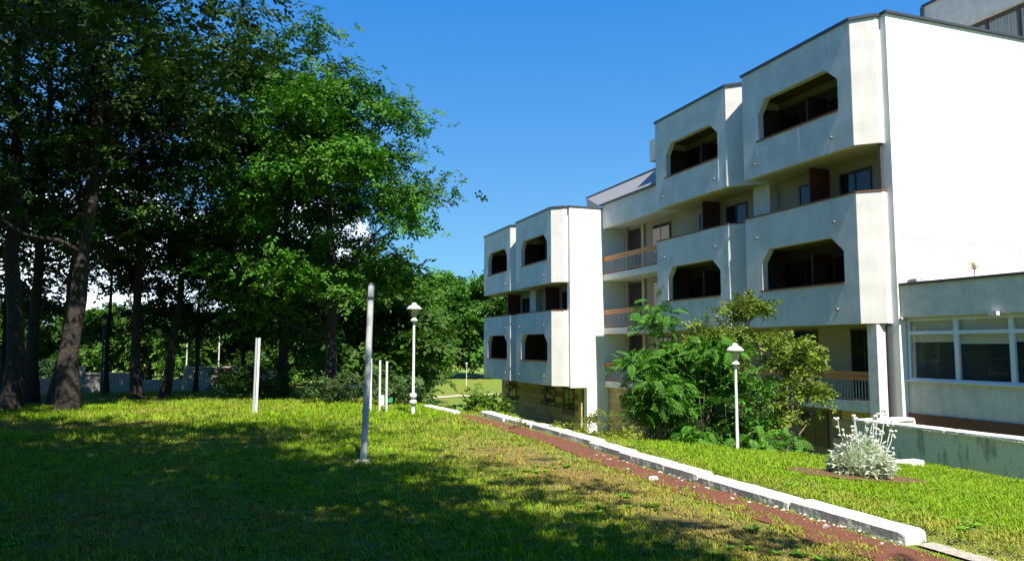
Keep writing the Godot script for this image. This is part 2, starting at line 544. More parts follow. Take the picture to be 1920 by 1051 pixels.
func cladding(root: Node3D, o: Vector3, x: float, z0: float, z1: float, y0: float, y1: float, openings: Array):
	# panels of ochre stone on a darker bed, left out where a window is
	var bed := bx("basement_wall", Vector3(x + 0.06, y0, z0), Vector3(x + 0.5, y1, z1), M.joint, root, o)
	var h := 0.34
	var w := 0.98
	var meshes := []
	for k in 2:
		var m := MB.new()
		m.box(Vector3(0, 0, 0), Vector3(0.058 + 0.012 * k, h - 0.015, w - 0.015))
		meshes.append(m.mesh())
	var row := 0
	var y := y1 - h
	while y > y0 - 0.2:
		var z := z0 + (0.0 if row % 2 else -w * 0.5)
		while z < z1:
			var za := maxf(z, z0)
			var zb := minf(z + w, z1)
			var keep := zb - za > 0.1
			for op in openings:
				if za < op[1] and zb > op[0] and y + h > op[2] + 0.02 and y < op[3] - 0.02:
					keep = false
			if keep:
				var k := rng.randi() % 3
				var pan := part("cladding_panel", meshes[rng.randi() % 2], M["ochre%d" % k], bed)
				pan.position = Vector3(x - 0.01 * rng.randf(), y, za) - o
				pan.scale = Vector3(1, 1, (zb - za) / w)
			z += w
		row += 1
		y -= h
	for op in openings:
		var fr := MB.new(o)
		fr.box(Vector3(x + 0.0, op[2], op[0]), Vector3(x + 0.059, op[3], op[0] + 0.07))
		fr.box(Vector3(x + 0.0, op[2], op[1] - 0.07), Vector3(x + 0.059, op[3], op[1]))
		fr.box(Vector3(x + 0.0, op[3] - 0.07, op[0] + 0.07), Vector3(x + 0.059, op[3], op[1] - 0.07))
		fr.box(Vector3(x + 0.0, op[2], op[0] + 0.07), Vector3(x + 0.059, op[2] + 0.07, op[1] - 0.07))
		fr.box(Vector3(x + 0.02, op[2] + 0.07, (op[0] + op[1]) * 0.5 - 0.03), Vector3(x + 0.059, op[3] - 0.07, (op[0] + op[1]) * 0.5 + 0.03))
		part("window_frame", fr.mesh(), M.frame_dark, bed)
		bx("window_pane", Vector3(x + 0.03, op[2] + 0.07, op[0] + 0.07), Vector3(x + 0.045, op[3] - 0.07, op[1] - 0.07), M.dark_glass, bed, o)

func main_building():
	var o := Vector3(20, -5, -36)
	var root := thing("apartment_building", o, "long white concrete building with stepped wings, cut-corner balcony openings and ochre basement", "building")
	# cores behind the balconies
	bx("main_wing", Vector3(21.0, -5.3, -33.0), Vector3(34.0, 11.16, -19.06), M.beige, root, o)
	bx("middle_wing", Vector3(21.6, -5.3, -40.2), Vector3(34.0, 9.0, -33.0), M.beige, root, o)
	bx("far_wing", Vector3(18.9, -2.5, -53.2), Vector3(32.0, 8.1, -40.2), M.beige, root, o)
	# A and B: floors 1 to 3; L1 and L2: floors 0 to 2, standing further out
	bay_pair(root, o, 19.35, -25.35, -19.47, 0.56, 0.735, 5.12, 6.75, 11.1, 21.0, 0.0)
	bay_pair(root, o, 19.35, -32.3, -26.49, 1.14, 0.735, 5.12, 6.75, 11.1, 21.0, 0.0)
	bay_pair(root, o, 17.09, -46.4, -40.42, 0.55, -2.31, 2.05, 3.7, 8.08, 18.9, 0.0)
	bay_pair(root, o, 17.09, -53.3, -47.55, 1.12, -2.31, 2.05, 3.7, 8.08, 18.9, 0.0)
	# short links that close the gaps between the bays
	bx("link_wall", Vector3(20.6, 5.2, -26.4), Vector3(21.0, 11.0, -25.36), M.plaster, root, o)
	bx("link_wall", Vector3(18.5, 2.1, -47.5), Vector3(18.9, 8.0, -46.42), M.plaster, root, o)
	# gable end
	var e := bx("end_wall", Vector3(20.12, -5.2, -19.05), Vector3(34.0, 11.14, -18.66), M.end_plaster, root, o)
	var f := MB.new(o)
	f.box(Vector3(20.06, 11.142, -19.08), Vector3(34.0, 11.23, -18.58))
	part("roof_flashing", f.mesh(), M.flashing, e)
	f = MB.new(o)
	f.tube([Vector3(20.04, -5.0, -19.02), Vector3(20.04, 11.0, -19.02)], [0.055, 0.055], 8)
	part("drainpipe", f.mesh(), M.dark_metal, root)
	bx("balcony_end_wall", Vector3(19.62, -5.2, -19.5), Vector3(20.0, 0.7, -19.1), M.grey_plaster, root, o)
	# tower wall between the middle and the far wing
	f = MB.new(o)
	var tower := []
	f.box(Vector3(17.92, -2.4, -40.0), Vector3(20.06, 8.08, -39.6))
	f.box(Vector3(18.95, -5.3, -40.0), Vector3(20.06, -2.402, -39.6))
	f.box(Vector3(20.06, -5.3, -40.0), Vector3(22.0, 8.08, -39.6))
	tower = [part("stair_wall", f.mesh(), M.end_plaster, root)]
	f = MB.new(o)
	f.box(Vector3(17.87, 8.083, -40.25), Vector3(20.1, 8.16, -39.55))
	part("roof_flashing", f.mesh(), M.flashing, tower[0])
	# middle balconies
	for k in 3:
		var y: float = [-2.02, 1.04, 4.16][k]
		var sl := MB.new(o)
		sl.box(Vector3(20.06, y - 0.36, -39.598), Vector3(21.6, y, -32.302))
		part("balcony_slab", sl.mesh(), M.grey_plaster, root)
		railing(root, o, 20.12, -39.59, -33.0, y + 1.05, 0.27, 44)
		var d := MB.new(o)
		d.box(Vector3(21.5, y, -39.05), Vector3(21.6, y + 2.6, -37.7))
		part("balcony_door", d.mesh(), M.dark_door, root)
		d = MB.new(o)
		d.box(Vector3(21.48, y, -37.6), Vector3(21.6, y + 2.75, -37.3))
		d.box(Vector3(21.44, y, -39.45), Vector3(21.6, y + 2.75, -39.2))
		part("pilaster", d.mesh(), M.soffit, root)
		var wn := part("balcony_window", MB.new(o).mesh(), M.frame_dark, root) if false else bx("balcony_window", Vector3(21.53, y + 0.9, -36.4), Vector3(21.6, y + 2.5, -34.6), M.frame_dark, root, o)
		for q in 2:
			bx("pane", Vector3(21.515, y + 0.97, -36.33 + q * 0.88), Vector3(21.528, y + 2.43, -35.53 + q * 0.88), M.dark_glass, wn, o)
	f = MB.new(o)
	f.box(Vector3(20.06, 6.89, -39.598), Vector3(20.3, 8.27, -32.302))
	f.box(Vector3(20.3, 6.95, -39.598), Vector3(21.6, 7.3, -32.302))
	var fas := part("roof_fascia", f.mesh(), M.plaster, root)
	f = MB.new(o)
	f.quad(Vector3(19.98, 8.3, -39.8), Vector3(19.98, 8.3, -32.5), Vector3(21.1, 9.6, -32.5), Vector3(21.1, 9.6, -43.9))
	f.quad(Vector3(21.1, 9.6, -43.9), Vector3(21.1, 9.6, -32.5), Vector3(24.1, 9.6, -32.5), Vector3(24.1, 9.6, -43.9))
	f.tri(Vector3(19.98, 8.3, -39.8), Vector3(21.1, 9.6, -43.9), Vector3(21.1, 8.0, -43.9))
	part("mansard_roof", f.mesh(), M.mansard, fas)
	f = MB.new(o)
	f.box(Vector3(19.92, 8.272, -39.8), Vector3(20.06, 8.36, -32.5))
	f.tube([Vector3(21.08, 9.62, -43.9), Vector3(21.08, 9.62, -32.5)], [0.05, 0.05], 6)
	part("gutter", f.mesh(), M.flashing, fas)
	bx("roof_vent_box", Vector3(20.2, 9.7, -34.3), Vector3(21.0, 10.85, -32.4), M.plaster, root, o)
	# ground-floor balcony below A and B
	f = MB.new(o)
	f.box(Vector3(20.0, -2.25, -32.3), Vector3(21.0, -1.88, -19.1))
	part("balcony_slab", f.mesh(), M.grey_plaster, root)
	railing(root, o, 20.08, -29.5, -19.52, -0.88, 0.29, 74)
	for k in 3:
		var z: float = [-21.6, -24.6, -29.2][k]
		var wn := bx("ground_floor_window", Vector3(20.94, -1.87, z), Vector3(21.0, 0.62, z + 1.3), M.frame_dark, root, o)
		bx("pane", Vector3(20.925, -1.8, z + 0.06), Vector3(20.938, 0.55, z + 0.62), M.dark_glass, wn, o)
		bx("pane", Vector3(20.925, -1.8, z + 0.68), Vector3(20.938, 0.55, z + 1.24), M.dark_glass, wn, o)
	cladding(root, o, 20.3, -39.58, -19.1, -5.2, -2.26, [[-23.6, -22.2, -3.7, -2.44]])
	cladding(root, o, 18.86, -54.3, -40.21, -5.2, -2.46, [[-45.7, -44.1, -3.8, -2.62], [-42.8, -41.3, -3.86, -2.62], [-52.8, -51.3, -3.9, -2.7]])
	# narrow pale vertical streaks on the fronts of A and B
	f = MB.new(o)
	for s in [[-22.1, 8.1, 0.75], [-27.1, 8.05, 0.9], [-26.53, 7.9, 1.1], [-26.53, 4.6, 1.3], [-24.45, 8.0, 0.35]]:
		f.box(Vector3(19.343, s[1] - s[2], s[0] - 0.025), Vector3(19.352, s[1], s[0] + 0.025))
	part("pale_streak", f.mesh(), M.pale_tone, root)

# ---------------------------------------------------------------- low annex and rear block
func annex():
	var o := Vector3(20.25, -2.5, -14)
	var a := thing("annex", o, "low flat-roofed annex with wide white-framed windows against the white end wall", "building")
	var zr := -7.0
	var b := MB.new(o)
	b.box(Vector3(20.4, -2.15, -18.652), Vector3(20.7, -1.13, zr))
	part("wall", b.mesh(), M.grey_plaster, a)
	bx("base_band", Vector3(20.34, -2.62, -18.652), Vector3(20.7, -2.152, zr), M.brown_band, a, o)
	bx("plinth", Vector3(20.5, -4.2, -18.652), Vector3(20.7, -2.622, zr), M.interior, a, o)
	bx("fascia", Vector3(20.22, 0.92, -18.652), Vector3(20.7, 1.95, zr), M.grey_plaster, a, o)
	bx("roof_edge", Vector3(20.16, 1.952, -18.652), Vector3(31.0, 2.03, zr), M.frame_dark, a, o)
	bx("soffit_strip", Vector3(20.3, 0.862, -18.652), Vector3(20.7, 0.918, zr), M.blind, a, o)
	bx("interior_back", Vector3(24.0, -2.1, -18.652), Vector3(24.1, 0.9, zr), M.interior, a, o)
	bx("interior_side", Vector3(20.7, -2.1, -18.65), Vector3(24.0, 0.92, -18.58), M.shade_olive, a, o)
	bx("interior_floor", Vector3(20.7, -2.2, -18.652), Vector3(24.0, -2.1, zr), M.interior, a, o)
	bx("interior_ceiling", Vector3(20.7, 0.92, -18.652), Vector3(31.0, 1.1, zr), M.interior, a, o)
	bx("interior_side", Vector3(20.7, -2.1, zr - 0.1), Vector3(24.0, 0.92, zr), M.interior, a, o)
	bx("window_sill", Vector3(20.3, -1.128, -18.65), Vector3(20.66, -1.08, zr), M.frame_white, a, o)
	for k in 6:
		var z0 := -18.6 + 1.745 * k
		var z1 := z0 + 1.745
		var w := MB.new(o)
		for zz in [z0, z1 - 0.07]:
			w.box(Vector3(20.4, -1.078, zz), Vector3(20.5, 0.858, zz + 0.07))
		w.box(Vector3(20.4, 0.79, z0 + 0.07), Vector3(20.5, 0.858, z1 - 0.07))
		w.box(Vector3(20.4, 0.36, z0 + 0.07), Vector3(20.5, 0.47, z1 - 0.07))
		w.box(Vector3(20.4, -1.078, z0 + 0.07), Vector3(20.5, -1.02, z1 - 0.07))
		var win := part("window", w.mesh(), M.frame_white, a)
		bx("pane", Vector3(20.44, -1.02, z0 + 0.07), Vector3(20.448, 0.36, z1 - 0.07), M.pane, win, o)
		bx("pane", Vector3(20.44, 0.47, z0 + 0.07), Vector3(20.448, 0.79, z1 - 0.07), M.pane, win, o)
		bx("blind", Vector3(20.53, 0.12 - 0.06 * (k % 2), z0 + 0.03), Vector3(20.55, 0.857, z1 - 0.03), M.blind, win, o)
	# floodlight on the fascia
	var fl := MB.new(o)
	fl.box(Vector3(20.05, 0.86, -15.5), Vector3(20.2, 0.98, -15.25))
	fl.box(Vector3(20.2, 0.93, -15.4), Vector3(20.22, 0.96, -15.35))
	part("floodlight", fl.mesh(), M.white_paint, a)
	fl = MB.new(o)
	fl.tube([Vector3(20.3, 0.9, -18.6), Vector3(20.1, 0.86, -18.58)], [0.05, 0.05], 8)
	part("drain_spout", fl.mesh(), M.raw_concrete, a)
	# globe lamp on the roof
	var g := thing("globe_lamp", Vector3(21.5, 2.03, -17.0), "round glass globe lamp on a thin stem on the annex roof", "lamp")
	var s := MB.new()
	s.tube([Vector3(0, 0, 0), Vector3(0, 0.35, 0)], [0.02, 0.02], 8)
	part("stem", s.mesh(), M.grey_paint, g)
	var ball := SphereMesh.new()
	ball.radius = 0.19
	ball.height = 0.38
	ball.radial_segments = 24
	ball.rings = 12
	var bp := part("globe", ball, M.lamp_glass, g)
	bp.position.y = 0.52
	var bulb := MB.new()
	bulb.lathe(Vector3(0, 0.35, 0), [Vector2(0, 0), Vector2(0.06, 0), Vector2(0.05, 0.1), Vector2(0.07, 0.18), Vector2(0.04, 0.24), Vector2(0, 0.25)], 12)
	part("bulb", bulb.mesh(), M.blind, g)
	var vb := MB.new()
	vb.box(Vector3(-0.25, 0, -0.18), Vector3(0.1, 0.1, 0.18))
	vb.box(Vector3(0.1, 0, -0.1), Vector3(0.32, 0.14, 0.1))
	vb.box(Vector3(-0.2, 0.1, -0.12), Vector3(0.0, 0.13, 0.12))
	var vn := part("roof_box", vb.mesh(), M.grey_paint, self)
	vn.position = Vector3(20.6, 2.032, -18.3)
	tag(vn, "small grey equipment box on the annex roof by the end wall", "box")
	var cb := MB.new(Vector3(20.35, 3.56, -18.62))
	var pts := []
	var rad := []
	for k in 14:
		pts.append(Vector3(20.35 + k * 0.62, 3.57 - 0.012 * k + 0.02 * sin(k * 1.3), -18.635))
		rad.append(0.008)
	pts.insert(0, Vector3(20.33, 2.1, -18.635))
	rad.insert(0, 0.008)
	cb.tube(pts, rad, 5)
	var cn := part("wall_cable", cb.mesh(), M.grey_paint, self)
	cn.position = Vector3(20.35, 3.56, -18.62)
	tag(cn, "thin dark cable running along the white end wall", "cable")

func rear_block():
	var o := Vector3(30, 11, -22)
	var r := thing("rear_block", o, "taller grey block with a window strip behind the white end wall", "building")
	bx("wall", Vector3(30.0, 14.15, -25.6), Vector3(40.0, 15.95, -14.0), M.grey_plaster, r, o)
	bx("wall", Vector3(30.3, 6.0, -25.5), Vector3(40.0, 14.148, -14.1), M.interior, r, o)
	bx("roof_flashing", Vector3(29.93, 15.952, -25.68), Vector3(40.0, 16.06, -13.9), M.flashing, r, o)
	bx("wall_edge", Vector3(29.9, 14.15, -25.72), Vector3(29.98, 15.95, -25.58), M.flashing, r, o)
	for k in 8:
		var z := -25.5 + k * 1.42
		var w := MB.new(o)
		w.box(Vector3(30.12, 11.0, z), Vector3(30.25, 14.147, z + 0.09))
		w.box(Vector3(30.14, 13.98, z + 0.09), Vector3(30.25, 14.147, z + 1.42))
		var wn := part("window", w.mesh(), M.frame_dark, r)
		bx("pane", Vector3(30.19, 11.0, z + 0.09), Vector3(30.2, 13.98, z + 1.42), M.pane, wn, o)
		var c := MB.new(o)
		for q in 9:
			c.tube([Vector3(30.26 + 0.015 * (q % 2), 11.0, z + 0.15 + q * 0.14), Vector3(30.26 + 0.015 * (q % 2), 13.97, z + 0.15 + q * 0.14)], [0.09, 0.09], 6, false)
		part("curtain", c.mesh(), M.curtain, wn)

# ---------------------------------------------------------------- kerb, walls
func rough_block(a: Vector3, b: Vector3, chip: float, seed_: int, o: Vector3) -> ArrayMesh:
	# a cast block: finely divided box with knocked edges and a crumbled foot on its -x side
	var nz := maxi(4, int(absf(b.z - a.z) / 0.06))
	var prof := [Vector2(a.x, a.y), Vector2(a.x, lerpf(a.y, b.y, 0.3)), Vector2(a.x, lerpf(a.y, b.y, 0.6)), Vector2(a.x, b.y - 0.018), Vector2(a.x + 0.018, b.y), Vector2(b.x - 0.02, b.y), Vector2(b.x, b.y - 0.02), Vector2(b.x, a.y)]
	var m := MB.new(o)
	var rows := []
	for i in nz + 1:
		var z := lerpf(a.z, b.z, float(i) / nz)
		var ring := []
		for k in prof.size():
			var p: Vector2 = prof[k]
			var n1 := fine_noise.get_noise_2d(z * 3.0 + seed_ * 13.0, k * 2.3)
			var n2 := fine_noise.get_noise_2d(z * 9.0 + seed_ * 7.0, 40.0)
			var dx := 0.006 * n1
			var dy := 0.006 * fine_noise.get_noise_2d(z * 4.0, k * 3.1 + seed_)
			if k < 3:
				dx += chip * maxf(0.0, n2 + 0.1 - 0.25 * k)
			if k == 3 or k == 4:
				var n3 := maxf(0.0, fine_noise.get_noise_2d(z * 5.0 + 31.0 * seed_, 80.0) - 0.3)
				dx += 0.06 * n3
				dy -= 0.05 * n3
			var e := 0.012 if i == 0 or i == nz else 0.0
			ring.append(Vector3(p.x + dx + (e if p.x < (a.x + b.x) * 0.5 else -e), p.y + dy - (e if k > 2 and k < 7 else 0.0), z))
		rows.append(ring)
	for i in nz:
		for k in prof.size() - 1:
			m.quad(rows[i][k], rows[i][k + 1], rows[i + 1][k + 1], rows[i + 1][k])
	for e in [0, nz]:
		var c := Vector3((a.x + b.x) * 0.5, (a.y + b.y) * 0.5, rows[e][0].z)
		for k in prof.size() - 1:
			if e == 0:
				m.tri(c, rows[e][k + 1], rows[e][k])
			else:
				m.tri(c, rows[e][k], rows[e][k + 1])
	return m.mesh()

func chip_mesh(seed_: int, r: float) -> ArrayMesh:
	var g := RandomNumberGenerator.new()
	g.seed = seed_
	var m := MB.new()
	var top := Vector3(g.randf_range(-0.2, 0.2), 0.62, g.randf_range(-0.2, 0.2)) * r
	var ring := []
	var low := []
	for k in 6:
		var t := TAU * k / 6.0
		ring.append(Vector3(cos(t) * g.randf_range(0.7, 1.1), g.randf_range(0.2, 0.5), sin(t) * g.randf_range(0.5, 0.9)) * r)
		low.append(Vector3(cos(t) * g.randf_range(0.7, 1.0), -0.15, sin(t) * g.randf_range(0.5, 0.8)) * r)
	for k in 6:
		var j := (k + 1) % 6
		m.tri(top, ring[k], ring[j])
		m.quad(ring[k], low[k], low[j], ring[j])
	return m.mesh()

func walls_and_kerb():
	var kerb := Node3D.new()
	kerb.name = "kerb"
	add_child(kerb)
	kerb.position = Vector3(5.5, -1.7, -11)
	tag(kerb, "", "", "", "structure")
	var o := kerb.position
	var zc := [-5.04, -6.5, -8.15, -8.95, -10.3, -11.6, -13.0, -14.5, -16.1, -17.75]
	for i in zc.size() - 1:
		var off := func(z: float): return 5.4 + 0.28 * smooth(-9.5, -12.3, z) - 0.12 * smooth(-15.0, -17.8, z)
		var x0: float = (off.call(zc[i]) + off.call(zc[i + 1])) * 0.5
		var dy: float = [0.0, -0.015, 0.01, 0.004, -0.008, 0.0, 0.006, -0.012, 0.0][i]
		var mesh := rough_block(Vector3(x0 + 0.01 * sin(i * 5.0), -1.82, zc[i + 1] + 0.012), Vector3(x0 + 0.26, -1.585 + dy, zc[i] - 0.012), 0.09, i + 1, o)
		part("kerb_stone", mesh, M.white_concrete, kerb)
	var k2 := rough_block(Vector3(0, -0.15, -2.3), Vector3(0.24, 0.09, 0), 0.02, 31, Vector3.ZERO)
	var k2n := part("kerb_stone", k2, M.white_concrete, kerb)
	k2n.position = Vector3(5.06, -1.72, -18.4) - o
	k2n.rotation.y = 0.1
	# crumbled pieces: three that stand out, the rest as fine debris
	for i in 3:
		var st := part("loose_stone", chip_mesh(40 + i, [0.07, 0.035, 0.045][i]), M.raw_concrete if i else M.white_concrete, self)
		var p: Vector2 = [Vector2(4.99, -8.5), Vector2(5.05, -9.3), Vector2(5.2, -5.75)][i]
		st.position = Vector3(p.x, gh(p.x, p.y) + 0.02, p.y)
		tag(st, ["largest loose chunk of concrete lying on the red strip", "small pale stone on the red strip beyond the large chunk", "broken lump of white concrete under the near kerb end"][i], "stone", "loose stones on the red strip")
	var mm := MultiMesh.new()
	mm.transform_format = MultiMesh.TRANSFORM_3D
	mm.mesh = chip_mesh(91, 1.0)
	mm.instance_count = 220
	for i in mm.instance_count:
		var z := -5.0 - 6.0 * pow(rng.randf(), 1.3)
		var x := 5.4 - 0.22 * pow(rng.randf(), 2.2)
		var s := 0.005 + 0.022 * pow(rng.randf(), 4.0)
		mm.set_instance_transform(i, Transform3D(Basis.from_euler(Vector3(rng.randf() * 0.4, rng.randf() * TAU, 0)).scaled(Vector3.ONE * s), Vector3(x, gh(x, z) + 0.012, z)))
	var mi := MultiMeshInstance3D.new()
	mi.name = "debris"
	mi.multimesh = mm
	mi.material_override = M.debris
	add_child(mi)
	tag(mi, "crumbs of concrete fallen from the kerb onto the red strip", "debris", "", "stuff")
	# retaining wall
	o = Vector3(14, -2.6, -8)
	var w := thing("retaining_wall", o, "low stained concrete retaining wall with a white coping in front of the annex", "wall")
	var b := MB.new(o)
	b.box(Vector3(14.0, -5.2, -14.4), Vector3(14.25, -1.82, 4.0))
	b.box(Vector3(14.25, -5.2, -14.4), Vector3(15.65, -1.83, -14.15))
	part("wall_face", b.mesh(), M.retaining, w)
	var zs := [-14.45, -11.9, -9.4, -6.9, -4.4, -1.9, 4.0]
	for i in zs.size() - 1:
		part("coping_slab", rough_block(Vector3(13.95, -1.817, zs[i] + 0.006), Vector3(14.3, -1.745, zs[i + 1] - 0.006), 0.0, 50 + i, o), M.white_concrete, w)
	part("coping_slab", rough_block(Vector3(0, 0, 0), Vector3(0.33, 0.075, 1.3), 0.0, 70, Vector3.ZERO), M.white_concrete, w)
	var cs: MeshInstance3D = w.get_child(w.get_child_count() - 1)
	cs.position = Vector3(14.31, -1.826, -14.12) - o
	cs.rotation.y = PI / 2.0
	var fs := MB.new(Vector3(12.6, -2.4, -11.7))
	fs.box(Vector3(11.9, -2.6, -11.75), Vector3(12.9, -2.27, -11.5))
	var fsn := part("edging_stone", fs.mesh(), M.white_concrete, self)
	fsn.position = Vector3(12.6, -2.4, -11.7)
	tag(fsn, "pale concrete edging in the grass at the foot of the stained wall", "edging")
	# boundary wall behind the trees
	o = Vector3(-6, -2.1, -36)
	var bw := thing("boundary_wall", o, "weathered concrete boundary wall with posts behind the dark trunks", "wall")
	var x := -6.2
	var k := 0
	while x < 1.0:
		var top := -0.98 + (0.0 if k % 3 else -0.22)
		if not (x > -5.6 and x < -3.6):
			bx("wall_panel", Vector3(x + 0.13, -2.4, -36.06), Vector3(x + 1.9, top, -35.94), M.wall_concrete, bw, o)
			bx("coping", Vector3(x + 0.08, top + 0.002, -36.12), Vector3(x + 1.95, top + 0.07, -35.88), M.wall_concrete, bw, o)
			bx("post", Vector3(x - 0.1, -2.4, -36.1), Vector3(x + 0.12, -0.85, -35.9), M.wall_concrete, bw, o)
		else:
			bx("wall_panel", Vector3(x + 0.13, -2.4, -36.06), Vector3(x + 1.9, -1.45, -35.94), M.wall_concrete, bw, o)
		x += 2.03
		k += 1
	# wire fence on a white base between the left trunks
	o = Vector3(-8.5, -1.7, -32.4)
	var wf := thing("mesh_fence", o, "wire fence panels on a low white base between the left trunks", "fence")
	bx("base", Vector3(-12.6, -1.8, -32.5), Vector3(-6.1, -1.2, -32.3), M.wall_concrete, wf, o)
	for i in 6:
		var px := -12.5 + i * 1.25
		bx("post", Vector3(px, -1.198, -32.43), Vector3(px + 0.06, -0.5, -32.37), M.grey_paint, wf, o)
	var wires := MB.new(o)
	for i in 60:
		wires.box(Vector3(-12.4 + i * 0.104, -1.15, -32.405), Vector3(-12.39 + i * 0.104, -0.52, -32.395))
	for i in 6:
		wires.box(Vector3(-12.44, -1.12 + i * 0.12, -32.394), Vector3(-6.2, -1.108 + i * 0.12, -32.384))
	part("wire_mesh", wires.mesh(), M.grey_paint, wf)

# ---------------------------------------------------------------- lamps, poles
func park_lamp(at: Vector3, label: String, h := 2.72, dark := false, box := false) -> Node3D:
	var t := thing("park_lamp", at, label, "lamp", "park lamps by the building" if not dark else "")
	var pm: Material = M.dark_metal if dark else M.white_paint
	var b := MB.new()
	b.tube([Vector3(0, -0.3, 0), Vector3(0, 0.5, 0), Vector3(0, 0.52, 0), Vector3(0, h - 0.42, 0)], [0.045, 0.045, 0.032, 0.03], 12)
	part("pole", b.mesh(), pm, t)
	b = MB.new()
	b.lathe(Vector3(0, h - 0.42, 0), [Vector2(0.03, 0.0), Vector2(0.045, 0.01), Vector2(0.095, 0.0), Vector2(0.09, 0.025), Vector2(0.045, 0.08), Vector2(0.0, 0.1)], 20)
	part("collar", b.mesh(), pm, t)
	b = MB.new()
	b.lathe(Vector3(0, h - 0.33, 0), [Vector2(0.05, 0.0), Vector2(0.075, 0.06), Vector2(0.085, 0.16), Vector2(0.08, 0.22)], 20)
	part("lamp_glass", b.mesh(), M.lamp_glass, t)
	b = MB.new()
	b.lathe(Vector3(0, h - 0.13, 0), [Vector2(0.08, 0.01), Vector2(0.185, 0.0), Vector2(0.19, 0.012), Vector2(0.155, 0.055), Vector2(0.11, 0.095), Vector2(0.055, 0.11), Vector2(0.05, 0.16), Vector2(0.0, 0.17)], 24)
	part("lamp_shade", b.mesh(), pm, t)
	if box:
		b = MB.new()
		b.lathe(Vector3(0, 0.28, 0), [Vector2(0.045, 0), Vector2(0.085, 0.01), Vector2(0.085, 0.1), Vector2(0.06, 0.11), Vector2(0.06, 0.15), Vector2(0.085, 0.16), Vector2(0.085, 0.26), Vector2(0.04, 0.28)], 16)
		part("junction_box", b.mesh(), M.white_paint, t)
	return t

